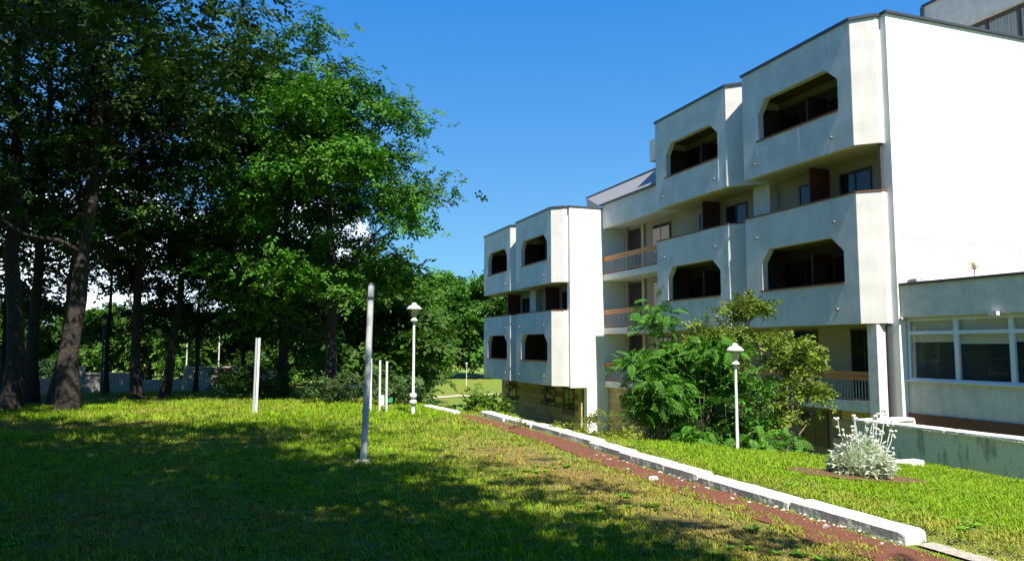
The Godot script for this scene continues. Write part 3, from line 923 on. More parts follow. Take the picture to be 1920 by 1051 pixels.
func lamps_and_posts():
	park_lamp(Vector3(4.02, -1.7, -18.15), "white park lamp standing on the lawn near the kerb's far end", 2.72, false, true)
	park_lamp(Vector3(9.95, gh(9.95, -13.5), -13.5), "white park lamp in front of the bushes by the building", -gh(9.95, -13.5) + 0.02)
	park_lamp(Vector3(27.2, -5.0, -92.0), "tiny white park lamp far across the lower lawn", 2.85)
	park_lamp(Vector3(-4.4, -1.7, -29.2), "dark lamp post between the trunks in the grove", 2.75, true)
	var p := thing("metal_pole", Vector3(1.77, -1.7, -11.35), "tall bluish grey metal pole on the shaded lawn", "pole")
	var b := MB.new()
	b.tube([Vector3(0, -0.2, 0), Vector3(0.06, 1.3, -0.06), Vector3(0.1, 2.62, -0.12)], [0.05, 0.047, 0.046], 14)
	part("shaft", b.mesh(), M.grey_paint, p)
	b = MB.new()
	b.tube([Vector3(0.1, 2.62, -0.12), Vector3(0.1, 2.65, -0.12)], [0.05, 0.035], 14)
	b.tube([Vector3(0.092, 2.4, -0.11), Vector3(0.094, 2.44, -0.11)], [0.053, 0.053], 14)
	part("cap", b.mesh(), M.dark_metal, p)
	b = MB.new()
	b.lathe(Vector3.ZERO, [Vector2(0.0, 0.035), Vector2(0.09, 0.03), Vector2(0.12, 0.0), Vector2(0.12, -0.1)], 14)
	part("footing", b.mesh(), M.raw_concrete, p)
	# white post: two steel angles, the left one tinted for its shaded side
	p = thing("white_post", Vector3(0.43, -1.7, -20.2), "leaning white channel-section post at the edge of the grove", "post")
	for k in 2:
		b = MB.new()
		var dx: float = [-0.04, 0.022][k]
		var lean := Vector3(0.03, 2.0, -0.05)
		var w: float = [0.05, 0.055][k]
		var d: float = [0.03, 0.1][k]
		var base := Vector3(dx, -0.1, 0.03 * k)
		b.hexa([base + Vector3(-w / 2, 0, d), base + Vector3(w / 2, 0, d), base + Vector3(w / 2, 0, -d), base + Vector3(-w / 2, 0, -d), base + lean + Vector3(-w / 2, 0, d), base + lean + Vector3(w / 2, 0, d), base + lean + Vector3(w / 2, 0, -d), base + lean + Vector3(-w / 2, 0, -d)])
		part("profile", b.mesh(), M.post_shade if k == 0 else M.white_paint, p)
	bx("foot", Vector3(-0.14, 0.0, -0.14), Vector3(0.22, 0.03, 0.16), M.raw_concrete, p)
	var posts := [[3.24, -19.68, 1.35, "slim white post close behind the grey metal pole"], [3.46, -19.6, 1.3, "middle one of the three slim white posts by the lamp"], [3.6, -19.4, 1.28, "slim white post nearest to the lit park lamp"], [-2.2, -37.0, 2.6, "pale thin post behind the boundary wall by the leaning trunk"], [-0.85, -37.0, 2.7, "pale thin post behind the boundary wall left of the white post"], [-6.4, -46.0, 2.6, "thin pale post beyond the wall right of the thick trunk"], [-5.3, -46.0, 2.0, "short thin post beyond the gap in the wall"]]
	var proto: Node3D
	for i in posts.size():
		var q: Array = posts[i]
		var t: Node3D
		if i == 0:
			t = thing("slim_post", Vector3.ZERO, "", "post")
			b = MB.new()
			b.tube([Vector3(0, -0.1, 0), Vector3(0, 1.0, 0)], [0.032, 0.03], 10)
			part("shaft", b.mesh(), M.white_paint, t)
			b = MB.new()
			b.tube([Vector3(0, 1.0, 0), Vector3(0, 1.012, 0)], [0.034, 0.02], 10)
			part("cap", b.mesh(), M.white_paint, t)
			proto = t
		else:
			t = proto.duplicate()
			t.name = numbered("slim_post")
			add_child(t)
		t.position = Vector3(q[0], gh(q[0], q[1]), q[1])
		t.scale = Vector3(1, q[2], 1)
		tag(t, q[3], "post", "slim pale posts")
	# white and green bin beside the lamp, low bench slab beyond the tree
	var bn := thing("litter_bin", Vector3(3.95, -1.72, -21.3), "low white and green bin beside the park lamp", "bin")
	bx("body", Vector3(-0.2, 0.03, -0.1), Vector3(-0.08, 0.34, 0.1), M.white_paint, bn)
	bx("panel", Vector3(-0.07, 0.14, -0.09), Vector3(0.16, 0.27, 0.09), M.green_panel, bn)
	bx("base", Vector3(-0.22, 0.0, -0.12), Vector3(0.18, 0.06, 0.12), M.raw_concrete, bn)
	var sl := thing("bench", Vector3(3.4, -1.75, -26.5), "low white concrete bench beyond the lit tree's trunk", "bench")
	bx("seat", Vector3(-0.1, 0.32, -0.25), Vector3(1.3, 0.42, 0.25), M.white_concrete, sl)
	for k in 2:
		bx("leg", Vector3(0.05 + k * 0.95, 0, -0.2), Vector3(0.2 + k * 0.95, 0.318, 0.2), M.raw_concrete, sl)

# ---------------------------------------------------------------- trees
func leaf_tri(st: SurfaceTool, base: Vector3, dir: Vector3, nrm: Vector3, l: float, w: float):
	var side := dir.cross(nrm).normalized() * w * 0.5
	var lift := nrm * w * 0.14
	var a := base + dir * l * 0.32
	var c := base + dir * l * 0.72
	var tip := base + dir * l - nrm * l * 0.12
	for s in [1.0, -1.0]:
		var p: Vector3 = a + side * s + lift
		var q: Vector3 = c + side * 0.75 * s + lift * 0.7
		for v in ([base, p, q, base, q, tip] if s > 0.0 else [base, q, p, base, tip, q]):
			st.add_vertex(v)

func spray(seed_: int, n: int, length: float, ll: float, lw: float) -> ArrayMesh:
	var g := RandomNumberGenerator.new()
	g.seed = seed_
	var st := SurfaceTool.new()
	st.begin(Mesh.PRIMITIVE_TRIANGLES)
	for i in n:
		var t := (i + 0.5) / n
		var p := Vector3(length * t, -0.16 * length * t * t + g.randf_range(-0.03, 0.03), 0)
		var s := 1.0 if i % 2 else -1.0
		var d := Vector3(g.randf_range(0.25, 0.9), g.randf_range(-0.45, 0.25), s * g.randf_range(0.5, 1.0)).normalized()
		if i == n - 1:
			d = Vector3(1, -0.3, 0).normalized()
		var nn := Vector3(g.randf_range(-0.5, 0.5), 1.0, g.randf_range(-0.5, 0.5)).normalized()
		nn = (nn - d * nn.dot(d)).normalized()
		var k := g.randf_range(0.75, 1.2)
		leaf_tri(st, p + d * ll * 0.1 + Vector3(0, g.randf_range(-0.06, 0.06), g.randf_range(-0.05, 0.05)), d, nn, ll * k, lw * k)
	return st.commit()

func frond(pairs: int, length: float, ll: float, lw: float, droop: float) -> ArrayMesh:
	# a pinnate leaf: leaflets in pairs along an arching stalk
	var st := SurfaceTool.new()
	st.begin(Mesh.PRIMITIVE_TRIANGLES)
	for i in pairs:
		var t := (i + 1.2) / (pairs + 0.5)
		var p := Vector3(length * t * (1.0 - 0.12 * t), droop * length * (0.35 * t - t * t), 0)
		var k := sin(PI * clampf(0.2 + 0.72 * t, 0, 1)) * 0.5 + 0.55
		for s in [-1.0, 1.0]:
			var d := Vector3(0.45, -0.25, s).normalized()
			var nn := Vector3(0.1, 1, -0.2 * s)
			nn = (nn - d * nn.dot(d)).normalized()
			leaf_tri(st, p, d, nn, ll * k, lw * k)
	leaf_tri(st, Vector3(length * 0.87, -0.6 * droop * length, 0), Vector3(0.8, -0.6, 0).normalized(), Vector3(0.6, 0.8, 0), ll, lw)
	for s in 4:
		var t0 := s / 4.0
		var t1 := (s + 1) / 4.0
		var f := func(t: float): return Vector3(length * t * (1.0 - 0.12 * t), droop * length * (0.35 * t - t * t), 0)
		var a: Vector3 = f.call(t0)
		var b: Vector3 = f.call(t1)
		for v in [a + Vector3(0, 0, 0.006), b + Vector3(0, 0, 0.005), b - Vector3(0, 0, 0.005), a + Vector3(0, 0, 0.006), b - Vector3(0, 0, 0.005), a - Vector3(0, 0, 0.006)]:
			st.add_vertex(v)
	return st.commit()

func scatter(called: String, mesh: Mesh, xf: Array, tints: Array, parent: Node, m: Material) -> MultiMeshInstance3D:
	var mm := MultiMesh.new()
	mm.transform_format = MultiMesh.TRANSFORM_3D
	mm.use_colors = true
	mm.mesh = mesh
	mm.instance_count = xf.size()
	for i in xf.size():
		mm.set_instance_transform(i, xf[i])
		mm.set_instance_color(i, tints[i])
	var mi := MultiMeshInstance3D.new()
	mi.name = called
	mi.multimesh = mm
	mi.material_override = m
	parent.add_child(mi, true)
	mi.set_meta("kind", "stuff")
	return mi

func bent(a: Vector3, b: Vector3, n: int, wob: float, g: RandomNumberGenerator, sag := 0.0) -> Array:
	var r := []
	for i in n + 1:
		var t := float(i) / n
		var p := a.lerp(b, t) + Vector3(0, sag * sin(PI * t), 0)
		if i > 0 and i < n:
			p += Vector3(g.randf_range(-1, 1), g.randf_range(-0.5, 0.5), g.randf_range(-1, 1)) * wob
		r.append(p)
	return r

# c: H, base (lowest foliage), r (crown radius), tr (trunk radius), clumps, per (sprays a clump), size, tint (Color), lean, top (where the trunk ends)
func tree(called: String, at: Vector3, label: String, group: String, seed_: int, c: Dictionary) -> Node3D:
	var g := RandomNumberGenerator.new()
	g.seed = seed_
	var t := thing(called, at, label, "tree", group)
	var H: float = c.H
	var lean: Vector3 = c.get("lean", Vector3.ZERO)
	var tr: float = c.tr
	var R: float = c.r
	var base: float = c.base
	var top := Vector3(lean.x, H * 0.86, lean.z)
	var pts := [Vector3(0, -0.3, 0), Vector3(0, 0.05, 0)]
	var rad := [tr * 1.7, tr * 1.4]
	for i in range(1, 11):
		var f := i / 10.0
		pts.append(Vector3(lean.x * f, H * 0.86 * f, lean.z * f) + Vector3(g.randf_range(-1, 1), 0, g.randf_range(-1, 1)) * tr * 0.45)
		rad.append(tr * (1.05 if i == 1 else 1.0) * (1.0 - 0.9 * pow(f, 1.2)))
	var b := MB.new()
	b.tube(pts, rad, 10)
	part("trunk", b.mesh(), M.bark, t)
	var ends := []
	var nb: int = c.get("limbs", 9)
	var phase := g.randf() * TAU
	for i in nb:
		var f := lerpf(base * 0.72 / H, 0.8, (i + 0.2) / nb)
		var a := phase + i * 2.4 + g.randf_range(-0.4, 0.4)
		var root: Vector3 = pts[2].lerp(pts[-1], clampf((f * H - pts[2].y) / (pts[-1].y - pts[2].y), 0, 1))
		var reach := R * g.randf_range(0.6, 0.95) * sqrt(clampf(1.15 - f, 0.15, 1.0))
		var tip := root + Vector3(cos(a) * reach, reach * g.randf_range(0.35, 0.9), sin(a) * reach)
		tip.y = minf(tip.y, H * 0.97)
		var r0 := tr * 0.42 * (1.15 - f)
		b = MB.new()
		var lp := bent(root, tip, 5, reach * 0.06, g, -reach * 0.05)
		b.tube(lp, [r0, r0 * 0.8, r0 * 0.62, r0 * 0.45, r0 * 0.3, r0 * 0.12], 6)
		ends.append(tip)
		for s in 3:
			var from: Vector3 = lp[2 + s]
			var to := from + (Vector3(g.randf_range(-1, 1), g.randf_range(-0.1, 0.9), g.randf_range(-1, 1)) + (tip - root).normalized() * 0.5) * reach * 0.45
			b.tube(bent(from, to, 3, reach * 0.03, g), [r0 * 0.4, r0 * 0.3, r0 * 0.2, r0 * 0.08], 5)
			ends.append(to)
		part("branch", b.mesh(), M.bark, t)
	# foliage: clumps at the twigs, and more through the crown
	var clumps: int = c.clumps
	var centres := ends.duplicate()
	var mid := (H + base) * 0.5
	var half := (H - base) * 0.5
	while centres.size() < clumps:
		var v := Vector3(g.randf_range(-1, 1), g.randf_range(-1, 1), g.randf_range(-1, 1))
		if v.length() > 1.0 or v.length() < 0.35:
			continue
		var wide := 1.0 - 0.35 * maxf(0.0, v.y)
		centres.append(Vector3(v.x * R * wide + lean.x * 0.6, mid + v.y * half, v.z * R * wide + lean.z * 0.6))
	var xf := [[], []]
	var tints := [[], []]
	var size: float = c.get("size", 1.0)
	var tint: Color = c.tint
	var per: int = c.per
	for p in centres:
		var cr := R * g.randf_range(0.16, 0.28)
		var k := g.randf_range(0.7, 1.3)
		var warm := g.randf_range(-0.12, 0.2)
		for i in per:
			var v := Vector3(g.randfn(), g.randfn() * 0.55, g.randfn()) * cr * 0.62
			var q: Vector3 = p + v
			if q.y < base - 0.6 or q.y > H:
				continue
			var out := Vector2(v.x, v.z).angle() if g.randf() < 0.65 else g.randf() * TAU
			var bas := Basis.from_euler(Vector3(g.randfn() * 0.5, -out + g.randfn() * 0.5, g.randfn() * 0.4 - 0.25))
			var which := g.randi() % 2
			xf[which].append(Transform3D(bas.scaled(Vector3.ONE * size * g.randf_range(0.75, 1.25)), q - bas.x * 0.25 * size))
			var kk := k * g.randf_range(0.8, 1.2)
			tints[which].append(Color(tint.r * kk * (1.0 + warm), tint.g * kk, tint.b * kk))
	for k in 2:
		scatter("crown", sprays[k + c.get("set", 0)], xf[k], tints[k], t, M.leaf)
	return t

var sprays := []

func again(src: Node3D, at: Vector3, turn: float, scale_: float, label: String, group: String) -> Node3D:
	var t: Node3D = src.duplicate()
	t.name = numbered(str(src.name).rstrip("_0123456789"))
	add_child(t)
	t.position = at
	t.rotation.y = turn
	t.scale = Vector3.ONE * scale_
	tag(t, label, "tree", group)
	return t

func trees():
	sprays = [spray(1, 16, 0.62, 0.13, 0.075), spray(2, 14, 0.5, 0.14, 0.085), spray(3, 14, 0.95, 0.26, 0.17), spray(4, 12, 0.8, 0.28, 0.18)]
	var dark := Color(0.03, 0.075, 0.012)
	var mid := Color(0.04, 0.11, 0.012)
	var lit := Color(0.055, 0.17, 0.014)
	var gg := "tall trees of the shaded grove"
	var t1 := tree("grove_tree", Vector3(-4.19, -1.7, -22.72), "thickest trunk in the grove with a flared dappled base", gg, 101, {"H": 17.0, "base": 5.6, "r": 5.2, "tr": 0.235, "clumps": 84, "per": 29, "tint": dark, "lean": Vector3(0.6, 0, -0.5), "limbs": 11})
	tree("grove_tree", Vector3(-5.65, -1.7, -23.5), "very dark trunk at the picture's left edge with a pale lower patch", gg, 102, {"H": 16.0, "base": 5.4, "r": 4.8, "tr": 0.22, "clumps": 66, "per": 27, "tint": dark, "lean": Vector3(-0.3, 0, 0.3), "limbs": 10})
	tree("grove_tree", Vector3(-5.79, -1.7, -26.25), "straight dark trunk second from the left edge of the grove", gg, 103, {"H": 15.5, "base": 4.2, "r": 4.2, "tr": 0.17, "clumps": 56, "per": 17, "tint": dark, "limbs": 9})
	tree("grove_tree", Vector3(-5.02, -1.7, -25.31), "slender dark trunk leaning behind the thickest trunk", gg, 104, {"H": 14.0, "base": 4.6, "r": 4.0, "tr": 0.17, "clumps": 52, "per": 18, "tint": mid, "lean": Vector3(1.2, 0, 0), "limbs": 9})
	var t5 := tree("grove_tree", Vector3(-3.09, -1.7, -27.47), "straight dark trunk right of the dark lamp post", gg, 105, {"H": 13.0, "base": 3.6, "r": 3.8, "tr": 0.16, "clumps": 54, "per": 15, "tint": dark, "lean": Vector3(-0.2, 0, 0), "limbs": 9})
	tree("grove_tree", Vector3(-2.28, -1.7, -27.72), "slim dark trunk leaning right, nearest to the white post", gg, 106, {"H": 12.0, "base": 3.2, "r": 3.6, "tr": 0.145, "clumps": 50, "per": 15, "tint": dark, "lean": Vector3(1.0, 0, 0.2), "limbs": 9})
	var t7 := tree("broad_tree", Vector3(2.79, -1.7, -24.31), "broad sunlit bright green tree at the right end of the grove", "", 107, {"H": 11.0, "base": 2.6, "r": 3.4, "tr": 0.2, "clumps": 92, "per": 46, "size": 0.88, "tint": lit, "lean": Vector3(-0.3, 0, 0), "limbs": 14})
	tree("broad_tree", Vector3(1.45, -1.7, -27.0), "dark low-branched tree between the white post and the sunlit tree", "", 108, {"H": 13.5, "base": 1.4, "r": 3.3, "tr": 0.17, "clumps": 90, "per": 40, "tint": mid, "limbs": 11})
	# the canopy over and beside the camera, whose shade covers the lawn
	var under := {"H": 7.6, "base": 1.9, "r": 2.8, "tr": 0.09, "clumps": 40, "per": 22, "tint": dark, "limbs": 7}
	var u1 := tree("understory_tree", Vector3(-4.4, -1.75, -30.3), "thin dark understory tree right of the thickest trunk", "understory trees of the grove", 141, under)
	again(u1, Vector3(-1.5, -1.8, -31.0), 2.0, 0.95, "thin dark understory tree right of the leaning trunk", "understory trees of the grove")
	again(u1, Vector3(-7.4, -1.75, -29.5), 4.0, 1.1, "thin dark understory tree behind the left edge's trunks", "understory trees of the grove")
	again(u1, Vector3(0.2, -1.8, -29.5), 5.0, 1.0, "thin dark understory tree behind the white post", "understory trees of the grove")
	var near := [[0.2, 1.4, 2.9, 0.85], [-9.2, -17.5, 0.0, 1.0], [-10.6, -11.0, 1.0, 1.02], [-9.0, -5.5, 2.0, 1.0], [-5.6, -7.6, 3.0, 1.0], [-1.7, -0.8, 5.0, 1.02], [-8.5, 2.0, 2.5, 1.05], [-0.7, 4.4, 0.7, 0.9], [-12.5, -14.0, 3.3, 1.0], [-12.0, -21.0, 0.4, 1.0], [-3.6, 3.4, 2.2, 0.95], [-2.7, -6.2, 1.1, 0.95]]
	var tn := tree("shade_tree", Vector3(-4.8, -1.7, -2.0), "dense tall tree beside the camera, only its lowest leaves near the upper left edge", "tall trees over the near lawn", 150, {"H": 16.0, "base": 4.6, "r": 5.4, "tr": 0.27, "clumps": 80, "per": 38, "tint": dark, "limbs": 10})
	for i in near.size():
		var q: Array = near[i]
		again(t1 if i in [1, 2, 3, 4, 11] else tn, Vector3(q[0], -1.7, q[1]), q[2], q[3] * 1.0, "tall tree of the canopy over the lawn, trunk outside the picture", "tall trees over the near lawn")
	# trees beyond
	var cp := {"H": 8.0, "base": 0.8, "r": 3.2, "tr": 0.13, "clumps": 46, "per": 22, "tint": Color(0.04, 0.105, 0.013), "limbs": 8, "size": 1.0, "set": 2}  # leaf tint darkened to stand for shade beyond the wall
	var s1 := tree("small_tree", Vector3(5.9, gh(5.9, -37.0) - 0.1, -37.0), "small bright tree behind the sunlit tree and the slim posts", "", 120, cp)
	var bgl := ["round yellowish tree beyond the wall at the left edge", "bushy bright tree beyond the gap in the wall", "low leafy tree beyond the wall behind the leaning trunk", "leafy tree beyond the wall behind the white post", "dense tree behind the sunlit tree's trunk", "dense small tree left of the park lamp", "dark green tree behind the park lamp"]
	var bgp := [[-13.0, -47.0, 0.55], [-7.6, -50.0, 0.6], [-4.0, -52.0, 0.5], [-0.6, -47.0, 0.55], [3.2, -44.0, 0.75], [9.4, -50.0, 0.95], [12.5, -62.0, 1.2]]
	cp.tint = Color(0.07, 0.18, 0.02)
	var s2 := tree("small_tree", Vector3(6.9, gh(6.9, -41.0) - 0.1, -41.0), "sunny yellowish-green tree between the grey pole and the park lamp", "", 121, cp)
	for i in bgp.size():
		var q: Array = bgp[i]
		again(s1 if i < 4 else s2, Vector3(q[0], gh(q[0], q[1]) - 0.1, q[1]), 0.9 * i, q[2], bgl[i], "smaller trees beyond the wall")
	for i in 9:
		again(s1 if i % 2 else s2, Vector3(-14.5 + i * 2.05, -2.5, -40.5 - (i % 3) * 1.2), 1.7 * i, 0.46 + 0.08 * (i % 3), "", "bushes behind the boundary wall")
		get_child(get_child_count() - 1).name = numbered("wall_bush")
		tag(get_child(get_child_count() - 1), ["bush behind the wall at the left edge", "bush behind the wall between the two leftmost trunks", "bush behind the wall left of the thickest trunk", "bush behind the wall hidden by the thickest trunk", "bush behind the wall by the dark lamp post", "bush behind the low gap in the wall", "bush behind the wall between the straight and the leaning trunk", "bush behind the wall right of the leaning trunk", "bush behind the wall's end near the white post"][i], "bush")
	cp = {"H": 17.0, "base": 1.2, "r": 6.2, "tr": 0.3, "clumps": 90, "per": 26, "tint": Color(0.06, 0.17, 0.02), "limbs": 11, "size": 1.7, "set": 2}
	var w1 := tree("woodland_tree", Vector3(28.0, -5.1, -112.0), "tall dense tree at the end of the lower lawn behind the far lamp", "trees at the end of the lower lawn", 130, cp)
	var wl := ["tall tree at the end of the lower lawn, nearest to the building", "broad tree at the end of the lower lawn right of the park lamp's head", "tree at the end of the lower lawn directly behind the park lamp", "dense tree at the end of the lower lawn left of the park lamp", "tall pale-topped tree behind the lower lawn's tree line", "dark tree filling the gap beside the building's far corner", "tree of the far line behind the slim posts", "tree of the far line behind the sunlit tree", "tree of the far line behind the white post", "tree of the far line behind the leaning trunk", "tree of the far line beyond the wall gap", "tree of the far line behind the thickest trunk", "tree of the far line at the left edge"]
	var wp := [[37.0, -112.0, 1.02], [23.0, -104.0, 0.88], [19.5, -97.0, 0.8], [14.5, -92.0, 0.78], [33.0, -124.0, 1.12], [44.0, -110.0, 1.0], [9.0, -95.0, 0.7], [3.5, -98.0, 0.55], [-4.0, -100.0, 0.4], [-10.0, -98.0, 0.36], [-17.0, -95.0, 0.38], [-24.0, -98.0, 0.4], [-32.0, -96.0, 0.4]]
	for i in wp.size():
		var q: Array = wp[i]
		again(w1, Vector3(q[0], gh(q[0], q[1]) - 0.2, q[1]), 1.3 * i, q[2], wl[i], "trees at the end of the lower lawn")

# ---------------------------------------------------------------- shrubs and plants
func leafy(called: String, at: Vector3, label: String, category: String, seed_: int, boxes: Array, mesh: Mesh, per: int, tint: Color, size: float, droop: float, stem_r: float, m: Material = null, stems_from := 0.25):
	# boxes: clump centre offsets with a radius, each fed by a stem
	var g := RandomNumberGenerator.new()
	g.seed = seed_
	var t := thing(called, at, label, category)
	var xf := []
	var tints := []
	for q in boxes:
		var c: Vector3 = q[0]
		var r: float = q[1]
		var b := MB.new()
		var foot := Vector3(c.x * stems_from + g.randf_range(-0.1, 0.1), -0.1, c.z * stems_from + g.randf_range(-0.1, 0.1))
		b.tube(bent(foot, c, 5, 0.05 * c.length(), g), [stem_r, stem_r * 0.85, stem_r * 0.7, stem_r * 0.55, stem_r * 0.4, stem_r * 0.2], 6)
		part("stem", b.mesh(), m if m else M.bark_pale, t)
		var k0 := g.randf_range(0.8, 1.2)
		for i in per:
			var v := Vector3(g.randfn(), g.randfn() * 0.6, g.randfn()) * r * 0.5
			var out := Vector2(v.x, v.z).angle() + g.randfn() * 0.4
			out += g.randfn() * 0.9
			var bas := Basis.from_euler(Vector3(g.randfn() * 0.6, -out, g.randfn() * 0.5 - droop * 0.5))
			xf.append(Transform3D(bas.scaled(Vector3.ONE * size * g.randf_range(0.7, 1.25)), c + v * 0.7))
			var k := k0 * g.randf_range(0.75, 1.25)
			tints.append(Color(tint.r * k, tint.g * k, tint.b * k))
	scatter("foliage", mesh, xf, tints, t, M.leaf)
	return t

func cloud_of(g: RandomNumberGenerator, n: int, lo: Vector3, hi: Vector3, r0: float, r1: float) -> Array:
	var a := []
	for i in n:
		a.append([Vector3(g.randf_range(lo.x, hi.x), g.randf_range(lo.y, hi.y), g.randf_range(lo.z, hi.z)), g.randf_range(r0, r1)])
	return a

func bushes():
	var g := RandomNumberGenerator.new()
	g.seed = 500
	var fr := frond(6, 0.42, 0.13, 0.05, 0.4)
	var sp := sprays[1] as Mesh
	# saplings with feathered leaves in front of the building
	var at := Vector3(11.2, gh(11.2, -17.6), -17.6)
	var b := cloud_of(g, 40, Vector3(-1.2, 0.9, -0.8), Vector3(1.9, 4.7, 0.8), 0.6, 0.95)
	leafy("sapling", at, "dense light green bush with feathered leaves in front of the balconies", "bush", 501, b, fr, 62, Color(0.07, 0.2, 0.018), 1.0, 0.2, 0.03)
	at = Vector3(10.3, gh(10.3, -18.4), -18.4)
	leafy("sapling", at, "tall thin sapling with a feathery tuft against the middle balconies", "sapling", 502, [[Vector3(0.6, -at.y + 1.0, 0.0), 0.7], [Vector3(0.75, -at.y + 0.75, 0.1), 0.6], [Vector3(0.5, -at.y + 0.7, 0.1), 0.5]], fr, 34, Color(0.08, 0.23, 0.03), 0.9, 0.25, 0.03)
	at = Vector3(12.0, gh(12.0, -16.2), -16.2)
	leafy("sapling", at, "low arching feathered shoots at the foot of the second lamp", "bush", 503, cloud_of(g, 9, Vector3(-1.0, 0.8, -0.4), Vector3(1.2, 2.0, 0.5), 0.5, 0.8), fr, 26, Color(0.07, 0.19, 0.02), 1.0, 0.3, 0.02)
	leafy("broadleaf_bush", Vector3(12.3, gh(12.3, -17.2), -17.2), "rounded green bush filling the middle between the feathered bush and the gnarled tree", "bush", 509, cloud_of(g, 16, Vector3(-0.9, 0.8, -0.5), Vector3(1.1, 3.9, 0.5), 0.6, 0.9), sp, 34, Color(0.06, 0.17, 0.018), 0.8, 0.1, 0.025)
	# gnarled tree with brown limbs showing
	at = Vector3(13.4, gh(13.4, -17.6), -17.6)
	var up := -at.y
	b = [[Vector3(0.05, up + 1.15, 0), 0.55], [Vector3(-0.35, up + 1.0, 0.1), 0.45], [Vector3(0.3, up + 1.0, -0.1), 0.4], [Vector3(-1.3, up + 0.45, 0), 0.5], [Vector3(-1.0, up + 0.2, 0.2), 0.5], [Vector3(0.35, up + 0.2, 0.1), 0.4], [Vector3(1.3, up + 0.1, 0.1), 0.55], [Vector3(1.7, up - 0.1, 0), 0.55], [Vector3(1.0, up - 0.4, 0.1), 0.55], [Vector3(1.6, up - 0.7, 0.2), 0.6], [Vector3(2.1, up - 0.5, 0), 0.5], [Vector3(1.1, up - 1.1, 0.2), 0.55], [Vector3(1.9, up - 1.25, 0.1), 0.6], [Vector3(2.3, up - 1.45, 0.0), 0.5], [Vector3(0.5, up - 1.4, 0.3), 0.5], [Vector3(-1.5, up - 0.1, -0.1), 0.55], [Vector3(-0.6, up - 0.35, 0.1), 0.5], [Vector3(0.9, up - 1.9, 0.3), 0.45], [Vector3(0.3, up - 2.3, 0.3), 0.45]]
	leafy("gnarled_tree", at, "gnarled half-bare tree with brown limbs and yellowish clumps by the building", "tree", 504, b, sp, 40, Color(0.14, 0.2, 0.025), 0.75, 0.1, 0.055, M.bark_bare, 0.0)
	# dry stalks in the bush
	var tw := thing("dry_stalks", Vector3(11.9, gh(11.9, -16.6), -16.6), "bundle of bare dry stalks under the feathered bush", "stalks")
	for i in 16:
		var s := MB.new()
		var a := Vector3(g.randf_range(-0.7, 0.7), -0.2, g.randf_range(-0.3, 0.3))
		s.tube(bent(a, a + Vector3(g.randf_range(-0.7, 0.7), g.randf_range(1.2, 2.4), g.randf_range(-0.2, 0.4)), 4, 0.06, g), [0.02, 0.017, 0.014, 0.01, 0.005], 5)
		part("stalk", s.mesh(), M.bark_pale, tw)
	# bush at the building's far corner, bushes by the lamp
	at = Vector3(15.6, -5.0, -46.5)
	leafy("corner_bush", at, "light green bush with yellow flowers at the far corner of the building", "bush", 505, cloud_of(g, 14, Vector3(-1.2, 0.4, -1.2), Vector3(0.6, 1.6, 1.2), 0.7, 1.0), sprays[2], 22, Color(0.11, 0.2, 0.025), 1.0, 0.1, 0.03)
	at = Vector3(4.6, gh(4.6, -21.6), -21.6)
	leafy("lamp_bush", at, "low grey-green bush at the kerb's end beside the park lamp", "bush", 506, cloud_of(g, 9, Vector3(-0.7, 0.2, -0.6), Vector3(0.55, 0.62, 0.6), 0.4, 0.6), sp, 20, Color(0.07, 0.13, 0.04), 0.55, 0.0, 0.012)
	at = Vector3(3.3, -1.75, -23.2)
	leafy("lamp_bush", at, "scrubby undergrowth between the sunlit tree and the slim posts", "bush", 507, cloud_of(g, 12, Vector3(-1.2, 0.2, -0.6), Vector3(1.0, 0.75, 0.6), 0.4, 0.7), sp, 14, Color(0.05, 0.1, 0.025), 0.6, 0.0, 0.012)
	at = Vector3(1.2, -1.7, -26.5)
	leafy("lamp_bush", at, "dark low bush left of the sunlit tree's trunk", "bush", 508, cloud_of(g, 14, Vector3(-1.5, 0.2, -0.8), Vector3(1.0, 0.9, 0.8), 0.5, 0.8), sp, 28, Color(0.05, 0.12, 0.02), 0.7, 0.0, 0.015)
	# weeds along the building's foot below the kerb
	for k in 3:
		var p: Vector2 = [Vector2(6.6, -14.0), Vector2(7.2, -16.2), Vector2(8.3, -14.6)][k]
		leafy("weeds", Vector3(p.x, gh(p.x, p.y), p.y), ["yellow-tipped weeds just beyond the kerb in front of the ochre wall", "tall weeds below the kerb near the far wing's corner", "grassy weeds at the top of the bank left of the feathered bush"][k], "weeds", 520 + k, cloud_of(g, 12, Vector3(-0.9, 0.15, -1.0), Vector3(0.9, 0.55, 1.0), 0.3, 0.5), sp, 16, Color(0.17, 0.2, 0.02), 0.4, -0.4, 0.006)
	# fallen branch
	at = Vector3(-0.4, -1.7, -31.0)
	leafy("fallen_branch", at, "dark leafy fallen branch on the grass before the boundary wall", "branch", 530, [[Vector3(-0.4, 0.15, 0), 0.25], [Vector3(0.1, 0.3, 0.1), 0.3], [Vector3(0.5, 0.5, 0), 0.3], [Vector3(0.75, 0.75, 0), 0.2]], sp, 14, Color(0.03, 0.06, 0.015), 0.5, 0.0, 0.03)
	# silver plant
	at = Vector3(8.45, gh(8.45, -8.6), -8.6)
	var t := thing("silver_plant", at, "silvery grey-leaved plant with tall woolly flower stalks on bare soil", "plant")
	var xf := []
	var tints := []
	var leaf := spray(61, 10, 0.16, 0.085, 0.03)
